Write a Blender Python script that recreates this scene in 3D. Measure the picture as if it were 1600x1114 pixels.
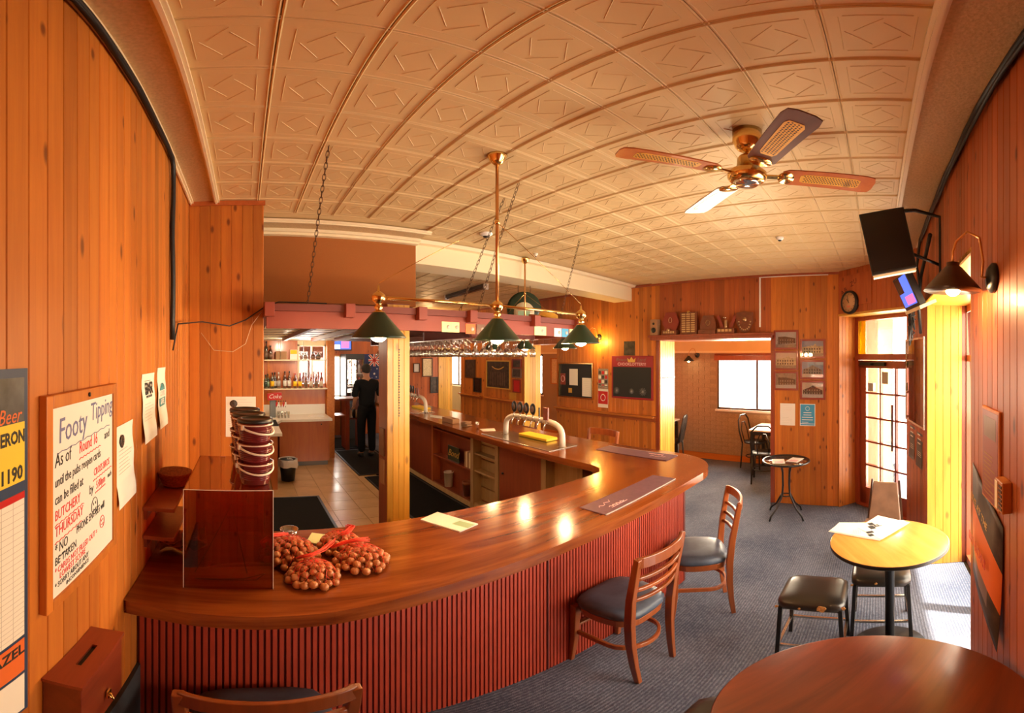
import bpy, bmesh, math, random
from mathutils import Vector, Matrix
random.seed(7)
PI = math.pi
scn = bpy.context.scene
for o in list(bpy.data.objects): bpy.data.objects.remove(o)
COL = scn.collection

# ------------------------------------------------------------------ camera, world, exposure
FPX = 629.0
cam_d = bpy.data.cameras.new('camera'); cam = bpy.data.objects.new('camera', cam_d); COL.objects.link(cam)
cam.location = (0, 0, 1.9); cam.rotation_euler = (PI/2, 0, -0.662)
cam_d.type = 'PANO'
for tgt in (cam_d, getattr(cam_d, 'cycles', None)):
    try:
        tgt.panorama_type = 'EQUIRECTANGULAR'
        tgt.latitude_min = -557/FPX; tgt.latitude_max = 557/FPX
        tgt.longitude_min = -800/FPX; tgt.longitude_max = 800/FPX
    except Exception: pass
cam_d.clip_start = 0.01
scn.camera = cam
scn.view_settings.view_transform = 'Standard'; scn.view_settings.look = 'None'
scn.view_settings.gamma = 1.0; scn.view_settings.use_curve_mapping = False
scn.view_settings.exposure = 0.52
w = bpy.data.worlds.new('world'); scn.world = w; w.use_nodes = True
w.node_tree.nodes['Background'].inputs[0].default_value = (1.0, 0.97, 0.92, 1)
w.node_tree.nodes['Background'].inputs[1].default_value = 5.0
try:
    scn.cycles.max_bounces = 8; scn.cycles.diffuse_bounces = 5; scn.cycles.glossy_bounces = 3
    scn.cycles.transparent_max_bounces = 24; scn.cycles.transmission_bounces = 4
    scn.cycles.sample_clamp_indirect = 6.0; scn.cycles.caustics_reflective = False; scn.cycles.caustics_refractive = False
except Exception: pass

def light(kind, name, loc, power, color, size=0.05, rot=None, sy=None):
    l = bpy.data.lights.new(name, kind); l.energy = power; l.color = color
    if kind == 'AREA':
        l.shape = 'RECTANGLE'; l.size = size; l.size_y = sy or size
    elif kind == 'SUN': l.angle = size
    else: l.shadow_soft_size = size
    o = bpy.data.objects.new(name, l); COL.objects.link(o); o.location = loc
    if rot: o.rotation_euler = rot
    return o
DAY = (1.0, 0.80, 0.56); LAMP = (1.0, 0.60, 0.26)
def look(d):
    return Vector(d).to_track_quat('-Z', 'Y').to_euler()
# daylight standing outside each window or glazed door
light('AREA', 'daylight', (2.5, -0.80, 1.2), 85, DAY, 1.7, look((0, 1, -0.05)), 2.2)
light('AREA', 'daylight', (5.0, -0.30, 1.2), 85, DAY, 1.0, look((-1, 1, 0)), 2.1)
light('AREA', 'daylight', (6.95, 1.8, 1.4), 300, DAY, 1.9, look((-1, 0, -.1)), 0.9)
light('AREA', 'daylight', (6.95, 5.2, 1.4), 80, DAY, 1.9, look((-1, 0, -.1)), 0.9)  # outside the unseen window added to brighten the second jamb
light('AREA', 'daylight', (6.95, 8.3, 1.4), 70, DAY, 1.9, look((-1, 0, -.1)), 0.9)
light('AREA', 'daylight', (6.95, 11.5, 1.4), 70, DAY, 2.2, look((-1, 0, -.1)), 0.9)
light('SUN', 'sun', (3, -4, 5), 48.0, (1.0, 0.93, 0.8), 0.02, look((0.12, 0.30, -1.0)))

# ------------------------------------------------------------------ materials
def newmat(name):
    m = bpy.data.materials.new(name); m.use_nodes = True
    nt = m.node_tree; return m, nt, nt.nodes['Principled BSDF']
def mat(name, col, rough=0.5, metal=0.0, bump=0, bscale=60, spec=None, var=0.0, emit=None, es=1.0, coat=0, alpha=None):
    m, nt, b = newmat(name)
    b.inputs['Base Color'].default_value = (*col, 1); b.inputs['Roughness'].default_value = rough; b.inputs['Metallic'].default_value = metal
    if spec is not None: b.inputs['Specular IOR Level'].default_value = spec
    if coat: b.inputs['Coat Weight'].default_value = coat; b.inputs['Coat Roughness'].default_value = .08
    if emit: b.inputs['Emission Color'].default_value = (*emit, 1); b.inputs['Emission Strength'].default_value = es
    if bump or var:
        tc = nt.nodes.new('ShaderNodeTexCoord'); n = nt.nodes.new('ShaderNodeTexNoise')
        n.inputs['Scale'].default_value = bscale; n.inputs['Detail'].default_value = 4
        nt.links.new(tc.outputs['Object'], n.inputs['Vector'])
        if bump:
            bp = nt.nodes.new('ShaderNodeBump'); bp.inputs['Strength'].default_value = bump; bp.inputs['Distance'].default_value = .004
            nt.links.new(n.outputs[0], bp.inputs['Height']); nt.links.new(bp.outputs[0], b.inputs['Normal'])
        if var:
            r = nt.nodes.new('ShaderNodeValToRGB'); r.color_ramp.elements[0].position = .3; r.color_ramp.elements[1].position = .7
            r.color_ramp.elements[0].color = (*[c*(1-var) for c in col], 1); r.color_ramp.elements[1].color = (*[min(1, c*(1+var)) for c in col], 1)
            nt.links.new(n.outputs[0], r.inputs[0]); nt.links.new(r.outputs[0], b.inputs['Base Color'])
    return m
def wood(name, c1, c2, rough=.35, axis='Z', gs=14, stretch=.06, knots=0.0, coat=.3, kscale=2.2, contrast=1.0, world=False, mitre=False):
    """grain runs along axis; board-to-board variation from the object's random number"""
    m, nt, b = newmat(name); N = nt.nodes.new; L = nt.links.new
    b.inputs['Roughness'].default_value = rough; b.inputs['Coat Weight'].default_value = coat; b.inputs['Coat Roughness'].default_value = .15
    tc = N('ShaderNodeTexCoord'); oi = N('ShaderNodeObjectInfo')
    src = tc.outputs['Object']
    if world:
        g = N('ShaderNodeNewGeometry'); src = g.outputs['Position']
    if mitre:                        # one slab whose two legs have grain at right angles
        s = N('ShaderNodeSeparateXYZ'); L(src, s.inputs[0])
        cmb = N('ShaderNodeCombineXYZ'); L(s.outputs[1], cmb.inputs[0]); L(s.outputs[0], cmb.inputs[1]); L(s.outputs[2], cmb.inputs[2])
        a = N('ShaderNodeMath'); a.operation = 'MULTIPLY_ADD'; a.inputs[1].default_value = .5; a.inputs[2].default_value = -.5*2.28
        L(s.outputs[0], a.inputs[0])
        a2 = N('ShaderNodeMath'); a2.operation = 'MULTIPLY_ADD'; a2.inputs[1].default_value = .56; L(s.outputs[1], a2.inputs[0]); L(a.outputs[0], a2.inputs[2])
        a3 = N('ShaderNodeMath'); a3.operation = 'GREATER_THAN'; a3.inputs[1].default_value = .56*1.78; L(a2.outputs[0], a3.inputs[0])
        mx = N('ShaderNodeMix'); mx.data_type = 'VECTOR'; L(a3.outputs[0], mx.inputs[0]); L(src, mx.inputs[4]); L(cmb.outputs[0], mx.inputs[5])
        src = mx.outputs[1]
    off = N('ShaderNodeVectorMath'); off.operation = 'ADD'
    rs = N('ShaderNodeMath'); rs.operation = 'MULTIPLY'; rs.inputs[1].default_value = 37.0 if not (world and mitre) else 0.0
    L(oi.outputs['Random'], rs.inputs[0]); L(src, off.inputs[0]); L(rs.outputs[0], off.inputs[1])
    mp = N('ShaderNodeMapping'); sc = [gs, gs, gs]; sc['XYZ'.index(axis)] = gs*stretch; mp.inputs['Scale'].default_value = sc
    L(off.outputs[0], mp.inputs['Vector'])
    n = N('ShaderNodeTexNoise'); n.inputs['Scale'].default_value = 1.6; n.inputs['Detail'].default_value = 6; n.inputs['Roughness'].default_value = .62; n.inputs['Distortion'].default_value = .6
    L(mp.outputs[0], n.inputs['Vector'])
    r = N('ShaderNodeValToRGB'); e = r.color_ramp.elements; d = .2/contrast
    e[0].position = .5-d; e[1].position = .5+d; e[0].color = (*c2, 1); e[1].color = (*c1, 1)
    L(n.outputs[0], r.inputs[0]); out = r.outputs[0]
    if knots:
        mk = N('ShaderNodeMapping'); ks = [kscale*2.4]*3; ks['XYZ'.index(axis)] = kscale; mk.inputs['Scale'].default_value = ks; L(off.outputs[0], mk.inputs['Vector'])
        v = N('ShaderNodeTexVoronoi'); v.voronoi_dimensions = '2D'; v.inputs['Scale'].default_value = 1.0; L(mk.outputs[0], v.inputs['Vector'])
        kr = N('ShaderNodeValToRGB'); ke = kr.color_ramp.elements; ke[0].position = .03; ke[1].position = .075
        ke[0].color = (knots, knots, knots, 1); ke[1].color = (0, 0, 0, 1); L(v.outputs['Distance'], kr.inputs[0])
        mx = N('ShaderNodeMix'); mx.data_type = 'RGBA'; L(kr.outputs[0], mx.inputs[0]); L(out, mx.inputs[6]); mx.inputs[7].default_value = (c2[0]*.28, c2[1]*.2, c2[2]*.2, 1)
        out = mx.outputs[2]
    hs = N('ShaderNodeHueSaturation'); vr = N('ShaderNodeMapRange'); vr.inputs[3].default_value = .76; vr.inputs[4].default_value = 1.20
    L(oi.outputs['Random'], vr.inputs[0]); L(vr.outputs[0], hs.inputs['Value']); L(out, hs.inputs['Color']); L(hs.outputs[0], b.inputs['Base Color'])
    bp = N('ShaderNodeBump'); bp.inputs['Strength'].default_value = .12; bp.inputs['Distance'].default_value = .002; L(n.outputs[0], bp.inputs['Height']); L(bp.outputs[0], b.inputs['Normal'])
    return m
M = {}
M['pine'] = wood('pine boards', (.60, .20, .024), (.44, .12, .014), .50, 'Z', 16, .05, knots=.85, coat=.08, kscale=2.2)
M['pine_lit_pale'] = wood('lit pale pine boards', (.78, .43, .06), (.66, .31, .035), .42, 'Z', 16, .05, knots=.6, coat=.25, kscale=1.6)  # on jambs, reveals and soffits the daylight is put into this paler colour
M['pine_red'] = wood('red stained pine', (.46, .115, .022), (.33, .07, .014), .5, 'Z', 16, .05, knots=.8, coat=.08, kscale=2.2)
M['jarrah'] = wood('jarrah bar top', (.32, .085, .018), (.14, .028, .007), .17, 'X', 9, .09, coat=.45, world=True, mitre=True, contrast=1.2)
M['jarrah_edge'] = wood('jarrah table', (.27, .050, .012), (.13, .020, .006), .30, 'X', 9, .1, coat=.5)
M['table_gold'] = wood('golden table top', (.72, .36, .09), (.58, .25, .05), .22, 'X', 9, .1, coat=.6)
M['chairwood'] = wood('orange chair timber', (.34, .085, .018), (.22, .05, .01), .28, 'Z', 12, .1, coat=.6)
M['redwood'] = wood('red stained timber', (.34, .07, .025), (.24, .045, .018), .35, 'Z', 12, .1, coat=.4)
M['redwood_x'] = wood('red stained shelf', (.34, .08, .03), (.22, .045, .018), .35, 'X', 12, .1, coat=.4)
M['boxwood'] = wood('dark red box timber', (.30, .055, .02), (.20, .03, .012), .3, 'Y', 12, .1, coat=.5)
M['rawtimber'] = wood('raw pale timber', (.52, .36, .18), (.42, .27, .12), .6, 'Z', 12, .1, coat=0)
M['dkwoodblade'] = wood('dark blade timber', (.16, .05, .025), (.09, .028, .016), .35, 'X', 12, .1, coat=.3)
M['cabwood'] = wood('red brown cupboard timber', (.50, .15, .04), (.40, .10, .03), .3, 'Z', 9, .12, coat=.4)
M['redpaint'] = mat('red painted ribbed panel', (.36, .042, .018), .45, var=.08, bscale=8)
M['redgroove'] = mat('dark groove', (.10, .012, .01), .6)
M['fascia'] = mat('dusty red fascia paint', (.25, .045, .026), .5, var=.1, bscale=5)
M['fascia_dk'] = mat('dark red paint', (.16, .03, .02), .55)
M['plaster'] = mat('cream pressed ceiling', (.74, .54, .27), .5, var=.04, bscale=3)
M['plaster_rough'] = mat('textured cream border', (.62, .44, .23), .8, bump=.8, bscale=90, var=.12)
M['cream'] = mat('cream paint', (.85, .72, .48), .45)
M['white'] = mat('white', (.85, .83, .78), .5)
M['paper'] = mat('paper', (.82, .79, .72), .7)
M['ink'] = mat('black ink', (.02, .02, .02), .6)
M['redink'] = mat('red ink', (.75, .03, .03), .6)
M['blueink'] = mat('blue ink', (.16, .18, .36), .6)
M['greyink'] = mat('grey print', (.45, .43, .40), .7)
M['brass'] = mat('brass', (.83, .55, .20), .18, 1.0)
M['copper'] = mat('coppery brass rod', (.72, .36, .14), .28, 1.0)
M['green'] = mat('dark green enamel', (.008, .030, .015), .3, coat=.3)
M['dkbrown'] = mat('dark brown enamel', (.06, .03, .018), .35)
M['shadein'] = mat('white enamel inside', (.9, .86, .76), .4)
M['bulb'] = mat('lit bulb', (1, .8, .5), .3, emit=(1, .70, .36), es=60)
M['black'] = mat('black plastic', (.012, .011, .011), .4)
M['blackmetal'] = mat('black painted metal', (.015, .015, .017), .35, 0.3)
M['vinyl'] = mat('black vinyl', (.022, .018, .016), .30, bump=.05, bscale=9, spec=.6)
M['foam'] = mat('torn foam', (.55, .28, .09), .9, bump=.6, bscale=120, var=.4)
M['chrome'] = mat('chrome', (.8, .78, .75), .12, 1.0)
M['steel'] = mat('stainless steel', (.62, .58, .52), .25, 1.0)
M['seat'] = mat('worn blue grey vinyl', (.060, .078, .115), .42, bump=.2, bscale=10, var=.35)
M['hide'] = mat('brown leather', (.20, .115, .075), .28, bump=.3, bscale=10, var=.2)
M['wire'] = mat('black cable', (.012, .012, .014), .5)
M['whitewire'] = mat('pale cord', (.7, .55, .35), .5)
M['chain'] = mat('dark chain', (.12, .06, .03), .5, .7)
M['bucket'] = mat('maroon bucket plastic', (.16, .018, .018), .25, coat=.3)
M['whiteplastic'] = mat('cream plastic', (.80, .70, .58), .35)
M['wicker'] = mat('wicker', (.38, .12, .04), .6, bump=.5, bscale=120, var=.3)
M['kraft'] = mat('brown paper', (.36, .19, .09), .8, bump=.4, bscale=30)
M['nut'] = mat('macadamia shell', (.44, .155, .045), .35, var=.25, bscale=30, coat=.2)
M['net'] = mat('red net', (.85, .05, .02), .5)
M['mat_purple'] = mat('purple bar mat', (.14, .06, .095), .5, var=.12, bscale=30)
M['matprint'] = mat('pink print', (.75, .45, .45), .6)
M['yellow'] = mat('yellow towel', (.95, .58, .02), .7, bump=.3, bscale=120)
M['yellowpaper'] = mat('pale green paper', (.76, .80, .42), .7)
M['greenpaper'] = mat('green print', (.35, .50, .32), .7)
M['bluepaper'] = mat('blue poster', (.05, .32, .58), .5)
M['calblue'] = mat('dark blue card', (.02, .05, .12), .5)
M['calyellow'] = mat('yellow print', (.85, .62, .05), .5)
M['calorange'] = mat('orange print', (.75, .16, .03), .5)
M['beerphoto'] = mat('dark print', (.06, .07, .08), .4, var=.6, bscale=20)
M['hessian'] = mat('brown hessian', (.36, .115, .022), .9, bump=.7, bscale=220, var=.15)
M['skirt'] = mat('dark blue grey dado', (.045, .05, .06), .7, var=.1)
M['brick'] = mat('tan brick', (.42, .29, .17), .8, bump=.4, bscale=40, var=.15)
M['mortar'] = mat('painted mortar', (.36, .25, .15), .9, bump=.4, bscale=60)
M['blackboard'] = mat('blackboard', (.012, .014, .014), .5)
M['boardred'] = mat('maroon header', (.30, .015, .02), .4)
M['gold'] = mat('gold print', (.70, .42, .08), .4, .3)
M['signred'] = mat('red sign', (.55, .02, .02), .4)
M['trophywood'] = mat('trophy timber', (.17, .045, .018), .3, coat=.4, var=.2, bscale=20)
M['plaque'] = mat('little plaques', (.62, .42, .22), .3, .8)
M['clockface'] = mat('tan clock face', (.58, .34, .18), .4)
M['rubber'] = mat('black rubber mat', (.010, .009, .008), .85, spec=.12, bump=.7, bscale=90)
M['pot'] = mat('terracotta', (.28, .09, .04), .7)
M['benchtop'] = mat('white laminate', (.78, .72, .62), .3)
M['skin'] = mat('skin', (.42, .20, .12), .5)
M['cloth_black'] = mat('black clothes', (.008, .008, .009), .9, spec=.1, bump=.3, bscale=12)
M['hair'] = mat('dark hair', (.015, .011, .009), .7)
M['flagblue'] = mat('flag blue', (.012, .022, .11), .7)
M['flagred'] = mat('flag red', (.5, .03, .03), .7)
M['flagwhite'] = mat('flag white', (.75, .7, .66), .7)
M['tvscreen'] = mat('lit screen', (.05, .1, .5), .3, emit=(.06, .16, .95), es=1.0)
M['tvpink'] = mat('lit pink', (.8, .2, .5), .3, emit=(.8, .16, .45), es=.8)
M['tvwhite'] = mat('lit white', (.8, .8, .9), .3, emit=(.7, .8, 1), es=1.5)
M['offscreen'] = mat('dark screen', (.01, .008, .008), .25)
M['grout'] = mat('grout', (.28, .17, .09), .9)
M['tile'] = mat('sandy floor tile', (.56, .34, .16), .25, var=.12, bscale=4, coat=.2)
M['grey_kick'] = mat('grey kick board', (.20, .22, .24), .6)
M['photo_sky'] = mat('photo sky', (.55, .53, .52), .5)
M['photo_blue'] = mat('photo blue sky', (.30, .38, .52), .5)
M['photo_sepia'] = mat('photo warm sky', (.72, .58, .45), .5)
M['photo_dark'] = mat('photo building', (.06, .045, .04), .5, var=.5, bscale=60)
M['photo_mid'] = mat('photo ground', (.30, .25, .20), .5, var=.3, bscale=60)
M['photo_cream'] = mat('photo facade', (.62, .50, .30), .5, var=.3, bscale=60)
M['maroonframe'] = mat('maroon frame', (.26, .035, .02), .35, coat=.4)
M['artdark'] = mat('dark artwork', (.05, .03, .02), .5, var=.7, bscale=14)
def m_carpet():
    m, nt, b = newmat('blue grey loop carpet'); N = nt.nodes.new; L = nt.links.new
    g = N('ShaderNodeNewGeometry'); b.inputs['Roughness'].default_value = .95; b.inputs['Specular IOR Level'].default_value = .15
    wv = N('ShaderNodeTexWave'); wv.inputs['Scale'].default_value = 17; wv.inputs['Distortion'].default_value = 4; wv.inputs['Detail Scale'].default_value = 12
    wv.bands_direction = 'Y'; L(g.outputs['Position'], wv.inputs['Vector'])
    ck = N('ShaderNodeTexVoronoi'); ck.inputs['Scale'].default_value = 42; L(g.outputs['Position'], ck.inputs['Vector'])
    n = N('ShaderNodeTexNoise'); n.inputs['Scale'].default_value = 1.3; n.inputs['Detail'].default_value = 5; L(g.outputs['Position'], n.inputs['Vector'])
    a = N('ShaderNodeMath'); a.operation = 'MULTIPLY'; L(wv.outputs[1], a.inputs[0]); L(ck.outputs['Distance'], a.inputs[1])
    a2 = N('ShaderNodeMath'); a2.operation = 'MULTIPLY_ADD'; a2.inputs[1].default_value = .55; L(a.outputs[0], a2.inputs[0]); L(n.outputs[0], a2.inputs[2])
    r = N('ShaderNodeValToRGB'); e = r.color_ramp.elements; e[0].position = .30; e[1].position = 1.0; e[0].color = (.045, .058, .10, 1); e[1].color = (.21, .225, .29, 1)
    L(a2.outputs[0], r.inputs[0]); L(r.outputs[0], b.inputs['Base Color'])
    bp = N('ShaderNodeBump'); bp.inputs['Strength'].default_value = .8; bp.inputs['Distance'].default_value = .006; L(a.outputs[0], bp.inputs['Height']); L(bp.outputs[0], b.inputs['Normal'])
    return m
M['carpet'] = m_carpet()
def m_glass(name, tint=(1, 1, 1), glossy=.12, tfac=None, rough=.02):
    m = bpy.data.materials.new(name); m.use_nodes = True; nt = m.node_tree; nt.nodes.clear()
    o = nt.nodes.new('ShaderNodeOutputMaterial'); t = nt.nodes.new('ShaderNodeBsdfTransparent'); g = nt.nodes.new('ShaderNodeBsdfGlossy')
    t.inputs[0].default_value = (*tint, 1); g.inputs['Roughness'].default_value = rough
    mx = nt.nodes.new('ShaderNodeMixShader'); lw = nt.nodes.new('ShaderNodeLayerWeight'); lw.inputs[0].default_value = .35
    mr = nt.nodes.new('ShaderNodeMapRange'); mr.inputs[3].default_value = glossy; mr.inputs[4].default_value = .75
    nt.links.new(lw.outputs['Facing'], mr.inputs[0]); nt.links.new(mr.outputs[0], mx.inputs[0])
    nt.links.new(t.outputs[0], mx.inputs[1]); nt.links.new(g.outputs[0], mx.inputs[2]); nt.links.new(mx.outputs[0], o.inputs[0]); return m
M['glass'] = m_glass('clear glass', (.97, .97, .95), .05)
M['stem'] = m_glass('stemware glass', (.93, .93, .90), .34, rough=.06)
M['acrylic'] = m_glass('smoky tinted acrylic', (.80, .40, .26), .16)
M['acrylic2'] = m_glass('clear acrylic', (.93, .84, .76), .08)
M['amber'] = m_glass('amber spirit', (.45, .13, .03), .12)
M['greenglass'] = m_glass('green bottle glass', (.06, .35, .08), .12)
M['darkglass'] = m_glass('dark bottle glass', (.05, .06, .03), .12)
M['clearglass'] = m_glass('clear bottle glass', (.85, .85, .78), .15)
M['pictureglass'] = m_glass('picture glass', (1, 1, 1), .10)

# ------------------------------------------------------------------ geometry helpers
class MB:
    """collects simple solids into one mesh"""
    def __init__(s): s.v = []; s.f = []; s.mi = []; s.sm = []
    def add(s, vs, fs, mi=0, smooth=False):
        b = len(s.v); s.v += [tuple(v) for v in vs]; s.f += [tuple(b+i for i in f) for f in fs]; s.mi += [mi]*len(fs); s.sm += [smooth]*len(fs); return s
    def box(s, x0, y0, z0, x1, y1, z1, mi=0):
        return s.add([(x0, y0, z0), (x1, y0, z0), (x1, y1, z0), (x0, y1, z0), (x0, y0, z1), (x1, y0, z1), (x1, y1, z1), (x0, y1, z1)],
                     [(0, 3, 2, 1), (4, 5, 6, 7), (0, 1, 5, 4), (1, 2, 6, 5), (2, 3, 7, 6), (3, 0, 4, 7)], mi)
    def hexa(s, p, mi=0):   # eight points, bottom four then top four
        return s.add(p, [(0, 3, 2, 1), (4, 5, 6, 7), (0, 1, 5, 4), (1, 2, 6, 5), (2, 3, 7, 6), (3, 0, 4, 7)], mi)
    def prism(s, poly, z0, z1, mi=0, smooth=False):
        n = len(poly); vs = [(x, y, z0) for x, y in poly]+[(x, y, z1) for x, y in poly]
        s.add(vs, [tuple(range(n-1, -1, -1)), tuple(range(n, 2*n))], mi)
        return s.add(vs, [(i, (i+1) % n, n+(i+1) % n, n+i) for i in range(n)], mi, smooth)
    def lathe(s, prof, n=20, c=(0, 0, 0), mi=0, smooth=True, sx=1, sy=1):
        vs = []; k = len(prof)
        for r, z in prof:
            for i in range(n):
                a = 2*PI*i/n; vs.append((c[0]+r*sx*math.cos(a), c[1]+r*sy*math.sin(a), c[2]+z))
        fs = [(j*n+i, j*n+(i+1) % n, (j+1)*n+(i+1) % n, (j+1)*n+i) for j in range(k-1) for i in range(n)]
        if prof[0][0] > 1e-5: fs.append(tuple(range(n-1, -1, -1)))
        if prof[-1][0] > 1e-5: fs.append(tuple((k-1)*n+i for i in range(n)))
        return s.add(vs, fs, mi, smooth)
    def tube(s, pts, r, n=8, mi=0, closed=False, smooth=True):
        pts = [Vector(p) for p in pts]; k = len(pts); rr = r if isinstance(r, (list, tuple)) else [r]*k
        vs = []; up = Vector((0, 0, 1)); prev = None
        for i, p in enumerate(pts):
            if closed: t = pts[(i+1) % k]-pts[(i-1) % k]
            else: t = pts[min(i+1, k-1)]-pts[max(i-1, 0)]
            t.normalize()
            if prev is None:
                a = t.cross(up)
                if a.length < .05: a = t.cross(Vector((1, 0, 0)))
            else: a = prev-t*prev.dot(t)
            a.normalize(); prev = a; b = t.cross(a)
            for j in range(n):
                q = 2*PI*j/n; vs.append(p+(a*math.cos(q)+b*math.sin(q))*rr[i])
        fs = [(i*n+j, i*n+(j+1) % n, (i+1)*n+(j+1) % n, (i+1)*n+j) for i in range(k-1) for j in range(n)]
        if closed: fs += [((k-1)*n+j, (k-1)*n+(j+1) % n, (j+1) % n, j) for j in range(n)]
        else: fs += [tuple(range(n-1, -1, -1)), tuple((k-1)*n+j for j in range(n))]
        return s.add(vs, fs, mi, smooth)
    def sweep(s, pts, w, h, side, mi=0):
        """rectangular section: w along side (vector or list), h along the other normal"""
        pts = [Vector(p) for p in pts]; k = len(pts); W = w if isinstance(w, (list, tuple)) else [w]*k; Hh = h if isinstance(h, (list, tuple)) else [h]*k
        vs = []
        for i, p in enumerate(pts):
            t = (pts[min(i+1, k-1)]-pts[max(i-1, 0)]).normalized()
            sd = Vector(side[i] if isinstance(side, list) else side); sd = (sd-t*sd.dot(t)).normalized(); u = t.cross(sd)
            for a, b in ((-1, -1), (1, -1), (1, 1), (-1, 1)): vs.append(p+sd*a*W[i]/2+u*b*Hh[i]/2)
        fs = [(i*4+j, i*4+(j+1) % 4, i*4+4+(j+1) % 4, i*4+4+j) for i in range(k-1) for j in range(4)]
        fs += [(3, 2, 1, 0), tuple((k-1)*4+j for j in range(4))]
        return s.add(vs, fs, mi)
    def sphere(s, c, r, n=8, k=5, mi=0, sc=(1, 1, 1)):
        vs = [(c[0], c[1], c[2]-r*sc[2])]
        for j in range(1, k):
            a = PI*j/k
            for i in range(n):
                q = 2*PI*i/n; vs.append((c[0]+r*sc[0]*math.sin(a)*math.cos(q), c[1]+r*sc[1]*math.sin(a)*math.sin(q), c[2]-r*sc[2]*math.cos(a)))
        vs.append((c[0], c[1], c[2]+r*sc[2])); e = len(vs)-1
        fs = [(0, 1+(i+1) % n, 1+i) for i in range(n)]
        fs += [(1+j*n+i, 1+j*n+(i+1) % n, 1+(j+1)*n+(i+1) % n, 1+(j+1)*n+i) for j in range(k-2) for i in range(n)]
        fs += [(e, 1+(k-2)*n+i, 1+(k-2)*n+(i+1) % n) for i in range(n)]
        return s.add(vs, fs, mi, True)
    def xf(s, m):
        s.v = [tuple(m @ Vector(v)) for v in s.v]; return s
    def mesh(s, name, mats):
        me = bpy.data.meshes.new(name); me.from_pydata(s.v, [], s.f)
        for m in (mats if isinstance(mats, (list, tuple)) else [mats]): me.materials.append(M[m] if isinstance(m, str) else m)
        me.polygons.foreach_set('material_index', s.mi); me.polygons.foreach_set('use_smooth', s.sm); me.update(); return me
    def build(s, name, mats, parent=None, mw=None, bevel=0, seg=2, ang=40):
        o = bpy.data.objects.new(name, s.mesh(name, mats)); COL.objects.link(o)
        if parent is not None: o.parent = parent
        if mw is not None: o.matrix_local = mw
        if bevel:
            b = o.modifiers.new('bevel', 'BEVEL'); b.width = bevel; b.segments = seg; b.limit_method = 'ANGLE'; b.angle_limit = math.radians(ang)
        return o
def tag(o, label=None, cat=None, group=None, kind=None):
    if label: o['label'] = label
    if cat: o['category'] = cat
    if group: o['group'] = group
    if kind: o['kind'] = kind
    return o
def empty(name, loc=(0, 0, 0), rz=0, label=None, cat=None, group=None, mw=None):
    o = bpy.data.objects.new(name, None); COL.objects.link(o); o.empty_display_size = .05
    if mw is not None: o.matrix_world = mw
    else: o.location = loc; o.rotation_euler = (0, 0, rz)
    return tag(o, label, cat, group)
def kids(o): return [c for c in bpy.data.objects if c.parent is o]
def copy_tree(o, parent=None, cache={}):
    c = o.copy(); COL.objects.link(c)
    if parent is not None: c.parent = parent; c.matrix_local = o.matrix_local.copy() if False else o.matrix_basis.copy()
    for ch in kids(o): copy_tree(ch, c)
    return c
def box_thing(name, x0, y0, z0, x1, y1, z1, m, label, cat, group=None, bevel=0):
    cx, cy = (x0+x1)/2, (y0+y1)/2
    o = MB().box(x0-cx, y0-cy, 0, x1-cx, y1-cy, z1-z0).build(name, m, bevel=bevel); o.location = (cx, cy, z0); return tag(o, label, cat, group)
TXT = {}
def text(name, s, size, m, parent=None, mw=None, align='CENTER', depth=.0006, sx=1.0, shear=0, bold=0):
    cu = bpy.data.curves.new(name, 'FONT'); cu.body = s; cu.size = size; cu.extrude = depth; cu.align_x = align; cu.align_y = 'CENTER'; cu.shear = shear; cu.resolution_u = 2
    cu.offset = bold
    t = bpy.data.objects.new('tmp', cu); COL.objects.link(t)
    me = bpy.data.meshes.new_from_object(t.evaluated_get(bpy.context.evaluated_depsgraph_get()))
    bpy.data.objects.remove(t)
    if sx != 1.0:
        for v in me.vertices: v.co.x *= sx
    me.materials.clear(); me.materials.append(M[m])
    o = bpy.data.objects.new(name, me); COL.objects.link(o)
    if parent is not None: o.parent = parent
    if mw is not None: o.matrix_local = mw
    return o
T = Matrix.Translation
def R(a, ax): return Matrix.Rotation(a, 4, ax)

# ------------------------------------------------------------------ plan of the room (metres)
XL, YR, XF, YE, CZ = -0.36, -0.37, 4.85, 9.34, 2.94
YW, XW = 2.55, 0.115            # short wall that faces the camera at the left
SP0, SP1 = (4.83, .474), (3.95, -.41)   # splayed corner wall with the street door
def frame(org, right, z):
    r = Vector(right).normalized(); u = Vector((0, 0, 1)); n = r.cross(u)
    return Matrix(((r.x, u.x, n.x, org[0]), (r.y, u.y, n.y, org[1]), (r.z, u.z, n.z, z), (0, 0, 0, 1)))
def fr(wall, a, z, d=0.0):
    """frame on a wall: local x to the right, local y up, local z out into the room"""
    if wall == 'L': return frame((XL+d, a), (0, 1, 0), z)
    if wall == 'F': return frame((XF-d, a), (0, -1, 0), z)
    if wall == 'R': return frame((a, YR+d), (-1, 0, 0), z)
    if wall == 'P': return frame((4.066-.985*a, -.29-.168*a), (-.985, -.168, 0), z)
    if wall == 'E': return frame((a, YE-d), (1, 0, 0), z)
    if wall == 'W': return frame((a, YW-d), (1, 0, 0), z)
    if wall == 'B': return frame((6.7-d, a), (0, -1, 0), z)
    if wall == 'S':
        dv = Vector((SP1[0]-SP0[0], SP1[1]-SP0[1])).normalized(); n = Vector((dv.y, -dv.x))   # n points into the room
        if n.x > 0: n = -n
        return frame((SP0[0]+dv.x*a+n.x*d, SP0[1]+dv.y*a+n.y*d), (dv.x, dv.y, 0), z)

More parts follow.
